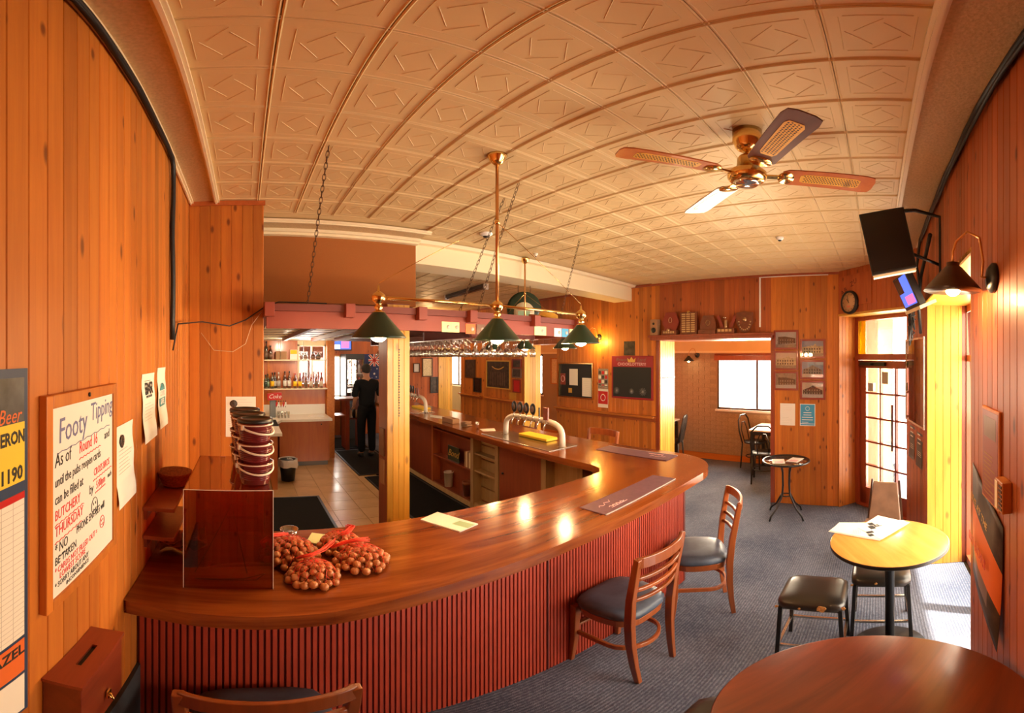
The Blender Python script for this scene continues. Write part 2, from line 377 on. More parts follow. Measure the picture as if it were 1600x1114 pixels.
BOARD = .07
_bm = {}
def board_mesh(w, h, m, t=.012, ax='x'):
    key = (round(w, 3), round(h, 3), m)
    if key not in _bm:
        c = .0032
        prof = [(0, 0), (w-.0005, 0), (w-.0005, t-c), (w-.0005-c*.8, t), (c*.8, t), (0, t-c)]
        b = MB(); n = 6
        vs = [(x, 0, z) for x, z in prof]+[(x, h, z) for x, z in prof]
        b.add(vs, [(0, 1, 2, 3, 4, 5), (11, 10, 9, 8, 7, 6)]+[(i, n+i, n+(i+1) % n, (i+1) % n) for i in range(1, 6)])
        _bm[key] = b.mesh('board', m)
    return _bm[key]
def boards(parent, org, right, length, z0, z1, m='pine', bw=BOARD, d=0.0):
    """a run of separate lining boards; org is the left end seen from the room"""
    r = Vector((*right, 0)).normalized(); n = r.cross(Vector((0, 0, 1)))
    k = max(1, round(length/bw)); w_ = length/k
    me = board_mesh(w_, z1-z0, m)
    for i in range(k):
        p = Vector((*org, 0))+r*(w_*i)+n*d
        o = bpy.data.objects.new('board', me); COL.objects.link(o); o.parent = parent
        o.matrix_local = frame((p.x, p.y), (r.x, r.y, 0), z0)
M_WZ = {}
# pine boards drawn in local frames run along local Y, so they get their own grain axis
for k_ in ('pine', 'pine_lit_pale', 'pine_red'):
    for nd in M[k_].node_tree.nodes:
        if nd.type == 'MAPPING':
            s_ = list(nd.inputs['Scale'].default_value); kn = any(l.to_node.type == 'TEX_VORONOI' for l in nd.outputs[0].links); nd.inputs['Scale'].default_value = (s_[0], s_[2], 0 if kn else s_[1])

# ------------------------------------------------------------------ setting: floor
fl = MB().box(-1.2, -3.0, -.12, 7.0, 13.2, -.004).build('floor', 'carpet'); tag(fl, kind='structure')
# tiled strip behind the bar, laid tile by tile
tl = MB().box(XW-.5, 1.55, -.004, 2.0, 7.6, .001).build('grout_bed', 'grout', fl)
ts = .33; tm = MB().box(.003, .003, 0, ts-.003, ts-.003, .006).mesh('floor_tile', 'tile')
for i in range(7):
    for j in range(18):
        o = bpy.data.objects.new('floor_tile', tm); COL.objects.link(o); o.parent = fl; o.location = (-.31+i*ts, 1.62+j*ts, .001)
# ------------------------------------------------------------------ ceiling
ce = MB().box(-1.2, -1.2, CZ+.012, 7.0, 13.2, CZ+.1).build('ceiling', 'plaster'); tag(ce, kind='structure')
TS = .264
def panel_mesh():
    b = MB(); t = .012; s = TS
    b.box(.0015, .0015, 0, s-.0015, s-.0015, t)
    def ridge(p, q, w=.005, h=.004):
        p = Vector(p); q = Vector(q); d = (q-p).normalized(); n = Vector((-d.y, d.x))*w/2
        vs = [(p.x+n.x, p.y+n.y, 0), (p.x-n.x, p.y-n.y, 0), (q.x-n.x, q.y-n.y, 0), (q.x+n.x, q.y+n.y, 0), (p.x, p.y, -h), (q.x, q.y, -h)]
        b.add(vs, [(0, 4, 5, 3), (4, 1, 2, 5), (0, 1, 4), (3, 5, 2)])
    e = .006
    for x in (e, s-e): ridge((x, 0), (x, s), .008, .0042)
    for y in (e, s-e): ridge((0, y), (s, y), .006, .0024)
    for x in (.045, s-.045): ridge((x, .05), (x, s-.05), .003, .0018)
    for y in (.04, s-.04): ridge((.05, y), (s-.05, y), .003, .0012)
    q = [(.07, .13), (.13, .205), (.20, .135), (.135, .06)]
    for i in range(4):
        a = Vector(q[i]); c = Vector(q[(i+1) % 4]); ridge(a+(c-a)*-.14, c-(c-a)*.18, .0035, .0018)
    return b.mesh('ceiling_panel', 'plaster')
pm = panel_mesh()
GX0, GY0 = -.184, .924        # where the grid crosses, measured on the ceiling
x_lo, x_hi, y_lo, y_hi = -.184, 4.85, -.13, 2.9
cnt = 0; spare = MB()
for i in range(0, 20):
    for j in range(-4, 9):
        x, y = GX0+i*TS, GY0+(j-1)*TS
        if y+TS > 3.3 or x > 4.84: continue
        if x < 1.2 and y+TS > 2.95: continue
        o = bpy.data.objects.new('ceiling_panel', pm); COL.objects.link(o); o.parent = ce; o.location = (x, y, CZ); cnt += 1
# panels of the room beyond the beam, too far off to pick apart: one part
far = MB()
base = [(Vector(v.co)) for v in pm.vertices]; fcs = [tuple(p.vertices) for p in pm.polygons]
for i in range(-1, 20):
    for j in range(0, 22):
        x, y = GX0+i*TS, 3.62+j*TS
        if x > 4.8: continue
        far.box(x+.002, y+.002, CZ, x+TS-.002, y+TS-.002, CZ+.012)
        far.box(x-.006, y, CZ-.006, x+.006, y+TS, CZ+.001); far.box(x, y-.004, CZ-.004, x+TS, y+.004, CZ+.001)
tag(far.build('distant_ceiling_panel', 'plaster', ce), kind='stuff')
# flat textured border and its raised moulding
bd = MB(); bd.box(XL, YR, CZ-.004, -.19, YW+.1, CZ+.01); bd.box(-.19, YR, CZ-.004, 4.85, -.135, CZ+.01); bd.box(XW, 2.93, CZ-.004, 1.45, 3.2, CZ+.01)
bd.build('ceiling_border', 'plaster_rough', ce)
md = MB()
for (x0, y0, x1, y1) in ((-.20, -.14, -.165, YW), (-.20, -.155, 4.6, -.12), (XW, 2.90, 1.45, 2.935), (XL, YR, XL+.03, YW), (XL, YR, 4.0, YR+.02)):
    md.box(x0, y0, CZ-.018, x1, y1, CZ)
    if x1-x0 < y1-y0: md.box(x0+.01, y0, CZ-.028, x1-.012, y1, CZ-.018)
    else: md.box(x0, y0+.01, CZ-.028, x1, y1-.012, CZ-.018)
md.box(XW, 3.12, CZ-.03, 1.45, 3.2, CZ); md.box(XW, 3.15, CZ-.05, 1.45, 3.2, CZ-.03)
md.build('ceiling_moulding', 'cream', ce)
bm_ = MB(); bm_.hexa([(1.3, 3.24, 2.74), (4.85, 3.40, 2.72), (4.85, 3.72, 2.72), (1.3, 3.56, 2.74), (1.3, 3.24, 2.95), (4.85, 3.40, 2.95), (4.85, 3.72, 2.95), (1.3, 3.56, 2.95)])
beam = bm_.build('beam', 'cream'); tag(beam, kind='structure')
b2 = MB(); b2.hexa([(1.3, 3.17, 2.915), (4.85, 3.33, 2.915), (4.85, 3.40, 2.915), (1.3, 3.24, 2.915), (1.3, 3.15, 2.945), (4.85, 3.31, 2.945), (4.85, 3.40, 2.945), (1.3, 3.24, 2.945)])
b2.build('beam_moulding', 'cream', beam)

# ------------------------------------------------------------------ walls
def wall(name, mb, m='pine'):
    return tag(mb.build(name, m), kind='structure')
# left wall
wl = wall('wall_left', MB().box(XL-.12, -.6, 0, XL-.012, YW+.1, CZ+.02), 'pine_red')
boards(wl, (XL-.012, YR), (0, 1), YW-YR, .0, CZ, 'pine')
sk = MB().box(XL, -.37, 0, XL+.014, 1.62, .62).build('baseboard_left', 'skirt'); tag(sk, kind='structure')
# short return wall facing the camera
wr = wall('wall_return', MB().box(XL-.12, YW+.012, 0, XW, YW+.3, CZ+.02), 'pine_red')
boards(wr, (XL, YW+.012), (1, 0), XW-XL, 0, CZ-.0, 'pine')
boards(wr, (XW-.012, YW), (0, 1), .3, 0, CZ, 'pine')
tp = MB().box(XL, YW-.012, CZ-.035, XW+.01, YW+.002, CZ-.003).build('trim_1', 'pine_red'); tag(tp, kind='structure')
# right wall: near stretch, then the window recess, then the pillar, then the splay
RX0, RX1, RZ, RD = 1.57, 3.34, 2.33, -.74
rw = MB(); rw.box(-.6, YR-.25, 0, RX0, YR-.012, CZ+.02); rw.box(RX0, YR-.25, RZ+.02, RX1, YR-.012, CZ+.02); rw.prism([(RX1, -.425), (RX1, -.75), (4.2, -.75), (4.07, -.302)], 0, CZ+.02)
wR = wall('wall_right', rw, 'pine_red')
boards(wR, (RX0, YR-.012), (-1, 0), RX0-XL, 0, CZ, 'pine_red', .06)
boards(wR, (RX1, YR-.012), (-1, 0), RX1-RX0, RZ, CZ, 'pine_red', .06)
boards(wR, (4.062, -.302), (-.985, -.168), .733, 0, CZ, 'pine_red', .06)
boards(wR, (RX1, -.41), (0, -1), abs(RD)-.41, 0, RZ, 'pine_lit_pale', .065, -.0)    # reveal that faces the camera
boards(wR, (RX0, RD), (0, 1), abs(RD)-.37, 0, RZ, 'pine_lit_pale', .065, -.0)
sf = MB().box(RX0, RD, RZ, RX1, YR-.0, RZ+.02).build('soffit_board', 'pine_lit_pale', wR)
# splayed corner
sd = Vector((SP1[0]-SP0[0], SP1[1]-SP0[1])); SL = sd.length; sd.normalize(); sn = Vector((-abs(sd.y), abs(sd.x)))
def spl(a, d): return (SP0[0]+sd.x*a+sn.x*d, SP0[1]+sd.y*a+sn.y*d)
DW, DZ = 1.08, 2.39
spb = MB()
def slab(a0, a1, d0, d1, z0, z1, b=spb, mi=0):
    p = [spl(a0, d0), spl(a1, d0), spl(a1, d1), spl(a0, d1)]
    return b.hexa([(x, y, z0) for x, y in p]+[(x, y, z1) for x, y in p], mi)
slab(0, DW, -.26, -.012, DZ+.02, CZ+.02); slab(-.02, .0, -.30, -.012, 0, CZ+.02)
wS = wall('wall_corner', spb, 'pine_red')
boards(wS, SP0, (sd.x, sd.y), DW, DZ, CZ, 'pine_red', .07, -.012)

boards(wS, spl(0, 0), (-sn.x, -sn.y), .26, 0, DZ, 'pine', .052, -.0)           # left reveal
slab(0, DW, -.26, 0, DZ, DZ+.02, MB(), 0)
q = MB(); slab(0, DW, -.26, 0.002, DZ-.004, DZ+.02, q); q.build('soffit_board', 'pine_lit_pale', wS)
# far wall with its three wide openings
O1, O2, O3, OZ = (1.32, 2.92), (4.97, 5.85), (8.19, 9.33), 2.12
JD = .41
fw = MB()
segs = [(.474, O1[0]), (O1[1], O2[0]), (O2[1], O3[0])]
for a, b in segs: fw.box(XF+.012, a, 0, XF+JD, b, CZ+.02)
for a, b in (O1, O2, O3): fw.box(XF+.012, a, OZ, XF+JD, b, CZ+.02)
wF = wall('wall_far', fw, 'pine_red')
for a, b in segs[::-1]: boards(wF, (XF+.012, b), (0, -1), b-a, 0, CZ, 'pine', .07)
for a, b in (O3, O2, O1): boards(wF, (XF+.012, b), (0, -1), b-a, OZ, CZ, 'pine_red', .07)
for a, b in (O3, O2, O1):
    boards(wF, (XF, b), (1, 0), JD, 0, OZ, 'pine_lit_pale', .07, 0)                     # left jamb, turned to the camera
    jb = MB().box(XF+.012, a-.002, 0, XF+JD, a+.004, OZ).build('jamb_board', 'pine_lit_pale', wF)
tr = MB()
for a, b in (O1,):
    tr.box(XF-.014, b-.0, 0, XF+.01, b+.05, OZ+.04); tr.box(XF-.014, a-.05, 0, XF+.01, a, OZ+.04); tr.box(XF-.014, a-.05, OZ, XF+.01, b+.05, OZ+.045)
tag(tr.build('trim_2', 'redwood'), kind='structure')
tr = MB(); tr.box(XF-.012, .60, 2.90, XF, 1.46, 2.92); tr.box(XF-.012, 1.45, 2.27, XF, 1.47, 2.92)
tag(tr.build('trim_3', 'white'), kind='structure')
tr = MB().box(XF-.02, .474, CZ-.03, XF, 9.3, CZ); tag(tr.build('trim_4', 'redwood'), kind='structure')
# end wall
ew = MB(); ew.box(-1.2, YE+.012, 0, 1.96, YE+.2, CZ+.02); ew.box(2.25, YE+.012, 0, XF+JD, YE+.2, CZ+.02); ew.box(1.96, YE+.012, 1.92, 2.25, YE+.2, CZ+.02); ew.box(1.96, YE+.012, 0, 2.25, YE+.2, .94)
wE = wall('wall_end', ew, 'pine_red')
boards(wE, (2.25, YE+.012), (1, 0), XF-2.25, 0, CZ, 'pine_red', .08)
boards(wE, (1.45, YE+.012), (1, 0), 2.25-1.45, 1.92, CZ, 'pine_red', .08)
for nm, b in (('wall_behind', MB().box(-1.2, -.9, 0, XL-.12, 9.6, CZ+.02)), ('wall_side', MB().box(5.3, -.2, 0, 7.0, .0, CZ+.02)), ('wall_side', MB().box(4.85, 13.0, 0, 7.0, 13.2, CZ+.02)), ('wall_side', MB().box(4.85, YE+.2, 0, 5.26, 13.0, CZ+.02)), ('wall_side', MB().box(5.04, -.0, 0, 5.35, .474, CZ+.02))):
    wall(nm, b, 'cream')
# brick room beyond the openings
WINS = [(.75, 2.82), (4.2, 6.2), (7.35, 9.25), (10.3, 12.7)]  # second one is an unseen window, added to light the second jamb
bw_ = MB(); y = 0.0
for a, b in WINS+[(13.0, 13.0)]:
    bw_.box(6.7, y, 0, 6.9, a, CZ+.02)
    if b > a: bw_.box(6.7, a, 0, 6.9, b, .95); bw_.box(6.7, a, 1.95, 6.9, b, CZ+.02)
    y = b
wB = wall('wall_brick', bw_, 'mortar')
# bricks: individually where the opening shows them, about .23 x .076
brm = MB().box(0, 0, 0, .222, .068, .008).mesh('brick', 'brick')
nb = 0; rest = MB()
for rrow in range(25):
    z = .12+rrow*.076
    for c in range(12):
        yv = 4.0-(c+(.5 if rrow % 2 else 0))*.232
        if z+.07 > .93 and yv < 2.86+.2 and z < 1.98: continue
        if yv < 1.7 or z > 1.96: continue
        o = bpy.data.objects.new('brick', brm); COL.objects.link(o); o.parent = wB; o.matrix_local = fr('B', yv, z); nb += 1
up = MB().box(6.69, 0, 1.99, 6.7, 13, CZ).build('upper_plaster', 'plaster', wB)
tag(MB().box(6.67, 0, 1.965, 6.7, 13, 2.0).build('trim_5', 'cream'), kind='structure')
tag(MB().box(6.675, 0, 0, 6.7, 13, .11).build('baseboard_far', 'pine'), kind='structure')
for k, (a, b) in enumerate(WINS):
    wn = MB(); f_ = .035
    wn.box(6.70, a, .95, 6.78, a+f_, 1.95); wn.box(6.70, b-f_, .95, 6.78, b, 1.95); wn.box(6.70, a, .95, 6.78, b, .95+f_); wn.box(6.70, a, 1.95-f_, 6.78, b, 1.95)
    if k == 0: wn.box(6.72, 2.06, .95, 6.76, 2.10, 1.95)
    else: wn.box(6.72, (a+b)/2-.02, .95, 6.76, (a+b)/2+.02, 1.95)
    wo = tag(wn.build('window_%d' % (k+1), 'dkbrown'), kind='structure')
    MB().box(6.735, a+.03, .98, 6.74, b-.03, 1.92).build('pane', 'glass', wo)
    MB().box(6.66, a-.03, .915, 6.72, b+.03, .95).build('window_sill', 'white', wo)
# recess glazing in the right wall
wn = MB(); y0, y1 = -.86, -.80
for x in (RX0-.03, RX1-.035): wn.box(x, y0, 0, x+.06, RD, RZ)
wn.box(RX0, y0, 2.27, RX1, RD, RZ); wn.box(RX0, y0, 1.86, RX1, RD, 1.91); wn.box(RX0, y0, 0, RX1, RD, .08); wn.box((RX0+RX1)/2-.03, y0, 0, (RX0+RX1)/2+.03, RD, RZ)
wo = tag(wn.build('window_5', 'redwood'), kind='structure')
MB().box(RX0, -.795, .05, RX1, -.79, RZ-.03).build('pane', 'glass', wo)
tag(MB().box(RX1-.015, -.745, 0, RX1, -.705, RZ).build('trim_6', 'redwood'), kind='structure')
# small window at the end wall
wn = MB(); wn.box(1.96, YE, .94, 1.99, YE+.06, 1.92); wn.box(2.22, YE, .94, 2.25, YE+.06, 1.92); wn.box(1.96, YE, 1.89, 2.25, YE+.06, 1.92); wn.box(1.96, YE, .94, 2.25, YE+.06, .97); wn.box(2.09, YE+.01, .94, 2.11, YE+.05, 1.92)
wo = tag(wn.build('window_6', 'cream'), kind='structure'); MB().box(1.97, YE+.03, .95, 2.24, YE+.034, 1.91).build('pane', 'glass', wo)

# ------------------------------------------------------------------ the street door in the splay
dr = empty('door_1'); dr['kind'] = 'structure'
fb = MB()
for a in (.0, DW-.07): slab(a, a+.07, -.34, -.26, 0, DZ, fb)
slab(.06, DW-.06, -.34, -.26, 1.86, 1.93, fb); slab(.06, DW-.06, -.34, -.26, DZ-.05, DZ, fb); slab(.06, DW-.06, -.36, -.24, 0, .02, fb)
fb.build('door_frame', 'redwood', dr)
lf = MB(); a0, a1 = .075, DW-.075; d0, d1 = -.33, -.29
slab(a0, a0+.10, d0, d1, .02, 1.85, lf); slab(a1-.10, a1, d0, d1, .02, 1.85, lf); slab(a0, a1, d0, d1, 1.76, 1.85, lf); slab(a0, a1, d0, d1, .02, .25, lf)
for k in range(1, 3): c = a0+.10+(a1-a0-.2)*k/3; slab(c-.011, c+.011, d0, d1, .25, 1.76, lf)
for k in range(1, 5): z = .25+1.51*k/5; slab(a0+.1, a1-.1, d0, d1, z-.011, z+.011, lf)
leaf = lf.build('door_leaf', 'redwood', dr)
pw = (a1-a0-.2)/3
for i in range(3):
    for j in range(5):
        pb = MB(); slab(a0+.1+pw*i+.01, a0+.1+pw*(i+1)-.01, -.312, -.308, .25+.302*j+.01, .25+.302*(j+1)-.01, pb); pb.build('pane', 'glass', leaf)
pb = MB(); slab(.07, DW-.07, -.302, -.298, 1.93, DZ-.05, pb); pb.build('transom_pane', 'glass', dr)
pb = MB(); slab(.07, .17, -.296, -.29, 1.93, DZ-.05, pb); pb.build('yellow_glass_strip', m_glass('yellow film', (1, .8, .05), .05), dr)
pb = MB(); slab(.10, .52, -.285, -.25, 1.79, 1.83, pb); slab(.3, .34, -.26, -.2, 1.80, 1.82, pb); pb.build('door_closer', 'blackmetal', dr)
pb = MB(); slab(.62, .64, -.28, -.26, .8, 1.35, pb); pb.build('pull_handle', 'chrome', dr)
# notices stuck to the glass
def slabpaper(name, a0, a1, z0, z1, m, parent, d=-.288):
    pb = MB(); slab(a0, a1, d-.001, d, z0, z1, pb); return pb.build(name, m, parent)
slabpaper('door_sticker', .21, .30, 1.48, 1.58, 'greyink', dr); slabpaper('door_sticker', .45, .55, 1.58, 1.72, 'greyink', dr)
for k, (s_, z_, zz) in enumerate((('TOOHEYS', 2.24, .06), ('BAR', 2.14, .05), ('CROSS BROS', 2.04, .04))):
    pass

# ------------------------------------------------------------------ the bar
bar = empty('bar_counter', (0, 0, 0), 0, 'long L-shaped bar counter with glossy jarrah top and ribbed red front', 'bar counter')
def arc(cx, cy, r, a0, a1, n=10): return [(cx+r*math.cos(math.radians(a0+(a1-a0)*i/n)), cy+r*math.sin(math.radians(a0+(a1-a0)*i/n))) for i in range(n+1)]
out = [(XL+.002, 1.145), (-.15, 1.11), (.05, 1.095), (.25, 1.10), (.5, 1.13), (.8, 1.155), (1.2, 1.17), (2.45, 1.175)]+arc(2.52, 1.655, .48, -88, 0, 12)+[(3.0, 2.5), (2.99, 6.85)]
inn = [(2.29, 6.85), (2.285, 2.05)]+[(2.285-.0, 1.98), (2.25, 1.86), (2.17, 1.795)]+[(2.0, 1.785), (XL+.002, 1.785)]
topo = MB().prism(out+inn, 1.015, 1.07).build('bar_top', 'jarrah', bar, bevel=.018, seg=4)
# ribbed front
def ribs(path, z0, z1, pitch=.0225, dep=.006):
    b = MB(); P = []
    for i in range(len(path)-1):
        a = Vector(path[i]); c = Vector(path[i+1]); L_ = (c-a).length; k = max(1, round(L_/pitch)); d = (c-a)/k; n = Vector((d.y, -d.x)).normalized()
        for j in range(k):
            p = a+d*j
            for f, h, mi in ((.0, dep, 0), (.16, dep, 0), (.18, 0, 1), (.48, 0, 1), (.5, dep, 0), (.66, dep, 0)): pass
            P += [(p, n, 0, 1), (p+d*.30, n, 0, 1), (p+d*.34, n, dep, 0), (p+d*.96, n, dep, 0)]
    P.append((Vector(path[-1]), n, 0, 1))
    vs = []; fs = []; mi = []
    for i, (p, n, h, m_) in enumerate(P):
        q = p+n*h; vs += [(q.x, q.y, z0), (q.x, q.y, z1)]
        if i: fs.append((2*i-2, 2*i, 2*i+1, 2*i-1)); mi.append(1 if (P[i-1][3] and m_) else 0)
    k = len(b.v); b.v += vs; b.f += fs; b.mi += mi; b.sm += [False]*len(fs); return b
front = [(XL+.003, 1.30), (-.1, 1.315), (.15, 1.335), (.4, 1.37), (.65, 1.405), (.95, 1.42), (2.71, 1.42)]
b_ = ribs(front, 0, 1.016); o = b_.build('ribbed_panel', ['redpaint', 'redgroove'], bar)
b_ = ribs([(2.715, 1.42), (2.72, 6.8)], 0, 1.016); o = b_.build('ribbed_panel', ['redpaint', 'redgroove'], bar)
MB().box(2.70, 1.412, 0, 2.722, 1.43, 1.016).build('corner_post', 'redgroove', bar)
# joints between ribbed sheets
for x in (.74, 1.32, 2.1): MB().box(x-.004, 1.410, 0, x+.004, 1.425, 1.016).build('sheet_joint', 'redgroove', bar)
core = MB(); core.prism([(XL+.005, 1.315), (-.1, 1.33), (.15, 1.35), (.4, 1.385), (.65, 1.42), (.95, 1.435), (2.70, 1.435), (2.70, 1.46), (.9, 1.46), (XL+.005, 1.40)], 0, 1.015); core.build('frame_panel', 'redwood', bar)
# inside of the long leg: cupboards and open shelves facing the serving side
def inb(name, y0, y1, z0, z1, m, x0=2.56, x1=2.58, **k): return MB().box(x0, y0, z0, x1, y1, z1).build(name, m, bar, **k)
inb('carcass_back', 1.46, 6.8, 0, 1.01, 'redwood', 2.68, 2.70)
inb('plinth', 1.95, 6.8, 0, .07, 'rawtimber', 2.56, 2.60)
inb('cupboard_door', 5.15, 6.78, .08, .98, 'redwood'); inb('shelf_end', 5.10, 5.14, .07, 1.0, 'cabwood', 2.56, 2.68)
inb('divider', 4.02, 4.08, .0, 1.01, 'rawtimber', 2.55, 2.68); inb('divider', 3.52, 3.58, 0, 1.01, 'rawtimber', 2.55, 2.68)
inb('cupboard_door', 2.84, 3.51, .06, .99, 'redwood', bevel=.003); inb('divider', 2.76, 2.83, 0, 1.01, 'rawtimber', 2.55, 2.68)
inb('divider', 2.30, 2.36, 0, 1.01, 'rawtimber', 2.55, 2.68)
MB().lathe([(.0, 0), (.012, 0), (.012, .02), (0, .02)], 10).build('door_knob', 'black', bar, T((2.545, 3.44, .62)) @ R(PI/2, 'Y'))
for y0, y1, zs in ((4.08, 5.10, (.07, .48, .86)), (3.58, 4.02, (.07, .5, .72)), (2.36, 2.76, (.07, .5))):
    for z in zs: inb('shelf', y0, y1, z, z+.02, 'redwood' if y0 > 4 else 'rawtimber', 2.57, 2.68)
for k in range(5): inb('slatted_back', 3.58, 4.02, .12+k*.18, .12+k*.18+.165, 'rawtimber', 2.665, 2.68)
inb('shelf_back', 2.36, 2.76, .1, .98, 'rawtimber', 2.665, 2.68)
def onshelf(name, x, y, z, mb, m, label, cat, group=None, rz=0, bevel=0):
    o = mb.build(name, m, bevel=bevel); o.location = (x, y, z); o.rotation_euler = (0, 0, rz); return tag(o, label, cat, group)
onshelf('bucket', 2.625, 4.75, .091, MB().lathe([(.05, 0), (.055, .005), (.065, .2), (.068, .2), (.068, .215), (.06, .215), (.055, .01), (0, .01)], 18), 'whiteplastic', 'cream plastic bucket on the lowest shelf inside the bar', 'bucket')
onshelf('flower_pot', 2.625, 4.28, .091, MB().lathe([(.04, 0), (.055, .16), (.063, .16), (.063, .2), (.05, .2), (.04, .02), (0, .02)], 18), 'pot', 'terracotta pot on the lowest shelf inside the bar', 'pot')
for k in range(5): onshelf('book', 2.63, 4.12+k*.036, .501, MB().box(-.045, -.016, 0, .045, .016, .2+.006*(k % 2)), 'cream' if k % 2 else 'kraft', 'upright tan folder in the row on the middle shelf inside the bar', 'folder', 'folders on the bar shelf', bevel=.002)
pk = empty('sign', (2.61, 4.58, .501), 0, 'small dark green sign with gold script leaning on the shelf inside the bar', 'sign')
MB().box(-.012, -.15, 0, .0, .15, .2).build('board', 'green', pk, bevel=.003)
text('lettering', 'Bond', .13, 'gold', pk, Matrix(((0, 0, -1, -.013), (-1, 0, 0, 0), (0, 1, 0, .1), (0, 0, 0, 1))), shear=.4)

# beer taps: a hooped pipe with four badges
def tap_font(x, y, label):
    t = empty('beer_tap', (x, y, 1.07), 0, label, 'beer tap', 'beer tap fonts on the bar')
    r, hw, h = .027, .42, .21
    pts = [(0, -hw, 0), (0, -hw, h*.6), (0, -hw+.03, h*.85), (0, -hw+.10, h), (0, -hw+.2, h+.012), (0, 0, h+.015), (0, hw-.2, h+.012), (0, hw-.10, h), (0, hw-.03, h*.85), (0, hw, h*.6), (0, hw, 0)]
    # smoothed hoop
    P = []
    for i in range(len(pts)-1):
        a, b = Vector(pts[i]), Vector(pts[i+1]); P += [a, (a+b)/2]
    P.append(Vector(pts[-1])); P = [P[0]]+[(P[i-1]+P[i]*2+P[i+1])/4 for i in range(1, len(P)-1)]+[P[-1]]
    MB().tube(P, r, 14).build('hoop_pipe', 'whiteplastic', t)
    for sy in (-hw, hw): MB().lathe([(.05, 0), (.05, .006), (.03, .012)], 18, (0, sy, 0)).build('flange', 'chrome', t)
    for k in range(6):
        yy = -.26+k*.095
        tp_ = MB().tube([(-.02, yy, h), (-.07, yy, h-.005), (-.085, yy, h-.06)], .008, 8).tube([(-.05, yy, h), (-.05, yy, h+.06)], .007, 8).build('tap', 'chrome', t)
        if k in (1,): MB().box(-.056, yy-.006, h+.05, -.046, yy+.006, h+.14).build('tap_lever', 'black', tp_); continue
        if k == 0: MB().box(-.062, yy-.032, h+.03, -.046, yy+.032, h+.15).build('tap_badge', 'redwood', tp_, bevel=.004); continue
        bd_ = MB().lathe([(.0, 0), (.036, 0), (.040, .006), (.036, .014), (0, .014)], 20, sy=1.0, sx=1.45).build('tap_badge', 'black', tp_, T((-.042, yy, h+.115)) @ R(-PI/2, 'Y'))
        MB().lathe([(0, 0), (.024, 0), (.024, .0015), (0, .0015)], 16, sx=1.3).build('badge_face', 'hide', tp_, T((-.0570, yy, h+.115)) @ R(-PI/2, 'Y'))
    return t
tap_font(2.56, 2.97, 'nearer white hooped beer tap font with round badges on the bar')
tap_font(2.56, 5.75, 'farther white hooped beer tap font on the bar beside the pine post')
tray = box_thing('drip_tray', 2.36, 2.5, 1.071, 2.70, 3.55, 1.076, 'steel', 'steel drip tray let into the bar under the nearer taps', 'drip tray', bevel=.002)
box_thing('drip_tray', 2.36, 5.3, 1.071, 2.70, 6.1, 1.076, 'steel', 'steel drip tray let into the bar under the farther taps', 'drip tray', bevel=.002)
def towel(x, y, l, label):
    o = MB().box(-.075, -l/2, 0, .075, l/2, .03).build('bar_towel', 'yellow', bevel=.008, seg=3); o.location = (x, y, 1.078); tag(o, label, 'bar towel')
towel(2.66, 3.0, .42, 'folded bright yellow bar towel under the nearer taps'); towel(2.68, 5.75, .40, 'folded yellow bar towel under the farther taps')

# bar mats
def bar_mat(cx, cy, l, w_, rz, label):
    t = empty('bar_mat', (cx, cy, 1.071), rz, label, 'bar mat')
    MB().box(-l/2, -w_/2, 0, l/2, w_/2, .005).build('mat', 'mat_purple', t, bevel=.002)
    MB().box(-l/2, -w_/2-.004, 0, l/2, -w_/2, .006).build('hem', 'greyink', t)
    MB().tube([(-l/2+.06+.018*i, .012*math.sin(i*1.9)+.004*i, .0055) for i in range(8)], .0022, 5).build('print', 'matprint', t)
    MB().tube([(-l/2+.10+.012*i, -.035+.010*math.sin(i*2.3), .0055) for i in range(12)], .003, 5).tube([(-l/2+.10, -.052, .0055), (-l/2+.25, -.046, .0055)], .0015, 4).build('print', 'matprint', t)
bar_mat(1.93, 1.345, .76, .17, 0.035, 'purple bar mat nearest the camera on the bar corner')
bar_mat(2.79, 1.92, .70, .19, PI/2+.02, 'second purple bar mat on the far leg of the bar')

def paper_on(name, pts, z, m, label, cat, t=.002, group=None):
    c = Vector((sum(p[0] for p in pts)/len(pts), sum(p[1] for p in pts)/len(pts)))
    o = MB().prism([(p[0]-c.x, p[1]-c.y) for p in pts], 0, t).build(name, m); o.location = (c.x, c.y, z); tag(o, label, cat, group); return o
pp = paper_on('pamphlet', [(.81, 1.745), (.90, 1.53), (1.02, 1.565), (.93, 1.80)], 1.071, 'paper', 'white and green pamphlet lying on the near bar edge', 'pamphlet', .006)
MB().prism([(.035, -.12), (.085, -.10), (.05, -.02), (.0, -.035)], .0061, .0066).build('printed_block', 'greenpaper', pp)
paper_on('note', [(.25, 1.65), (.32, 1.60), (.39, 1.69), (.29, 1.745)], 1.071, 'yellowpaper', 'pale green paper square behind the net bags', 'paper')
paper_on('coaster', [(2.45, 3.66), (2.58, 3.60), (2.66, 3.74), (2.50, 3.80)], 1.071, 'paper', 'white paper lying on the bar left of the nearer taps', 'paper')
paper_on('coaster', [(2.42, 4.9), (2.5, 4.7), (2.62, 4.85), (2.52, 5.1)], 1.071, 'paper', 'white paper lying on the bar before the farther taps', 'paper')
box_thing('napkin_box', 2.40, 4.25, 1.071, 2.50, 4.52, 1.13, 'kraft', 'low brown open box on the bar between the two taps', 'box', bevel=.004)
cb = MB()
for k in range(14):
    a = random.random()*3; cb.box(-.05+random.uniform(-.02, .02), -.03+random.uniform(-.03, .03), k*.004, .05, .03, k*.004+.003)
o = cb.build('coaster_pile', 'kraft'); o.location = (2.47, 4.05, 1.071); o.rotation_euler = (0, 0, .3); tag(o, 'untidy pile of cardboard coasters on the bar', 'coasters')
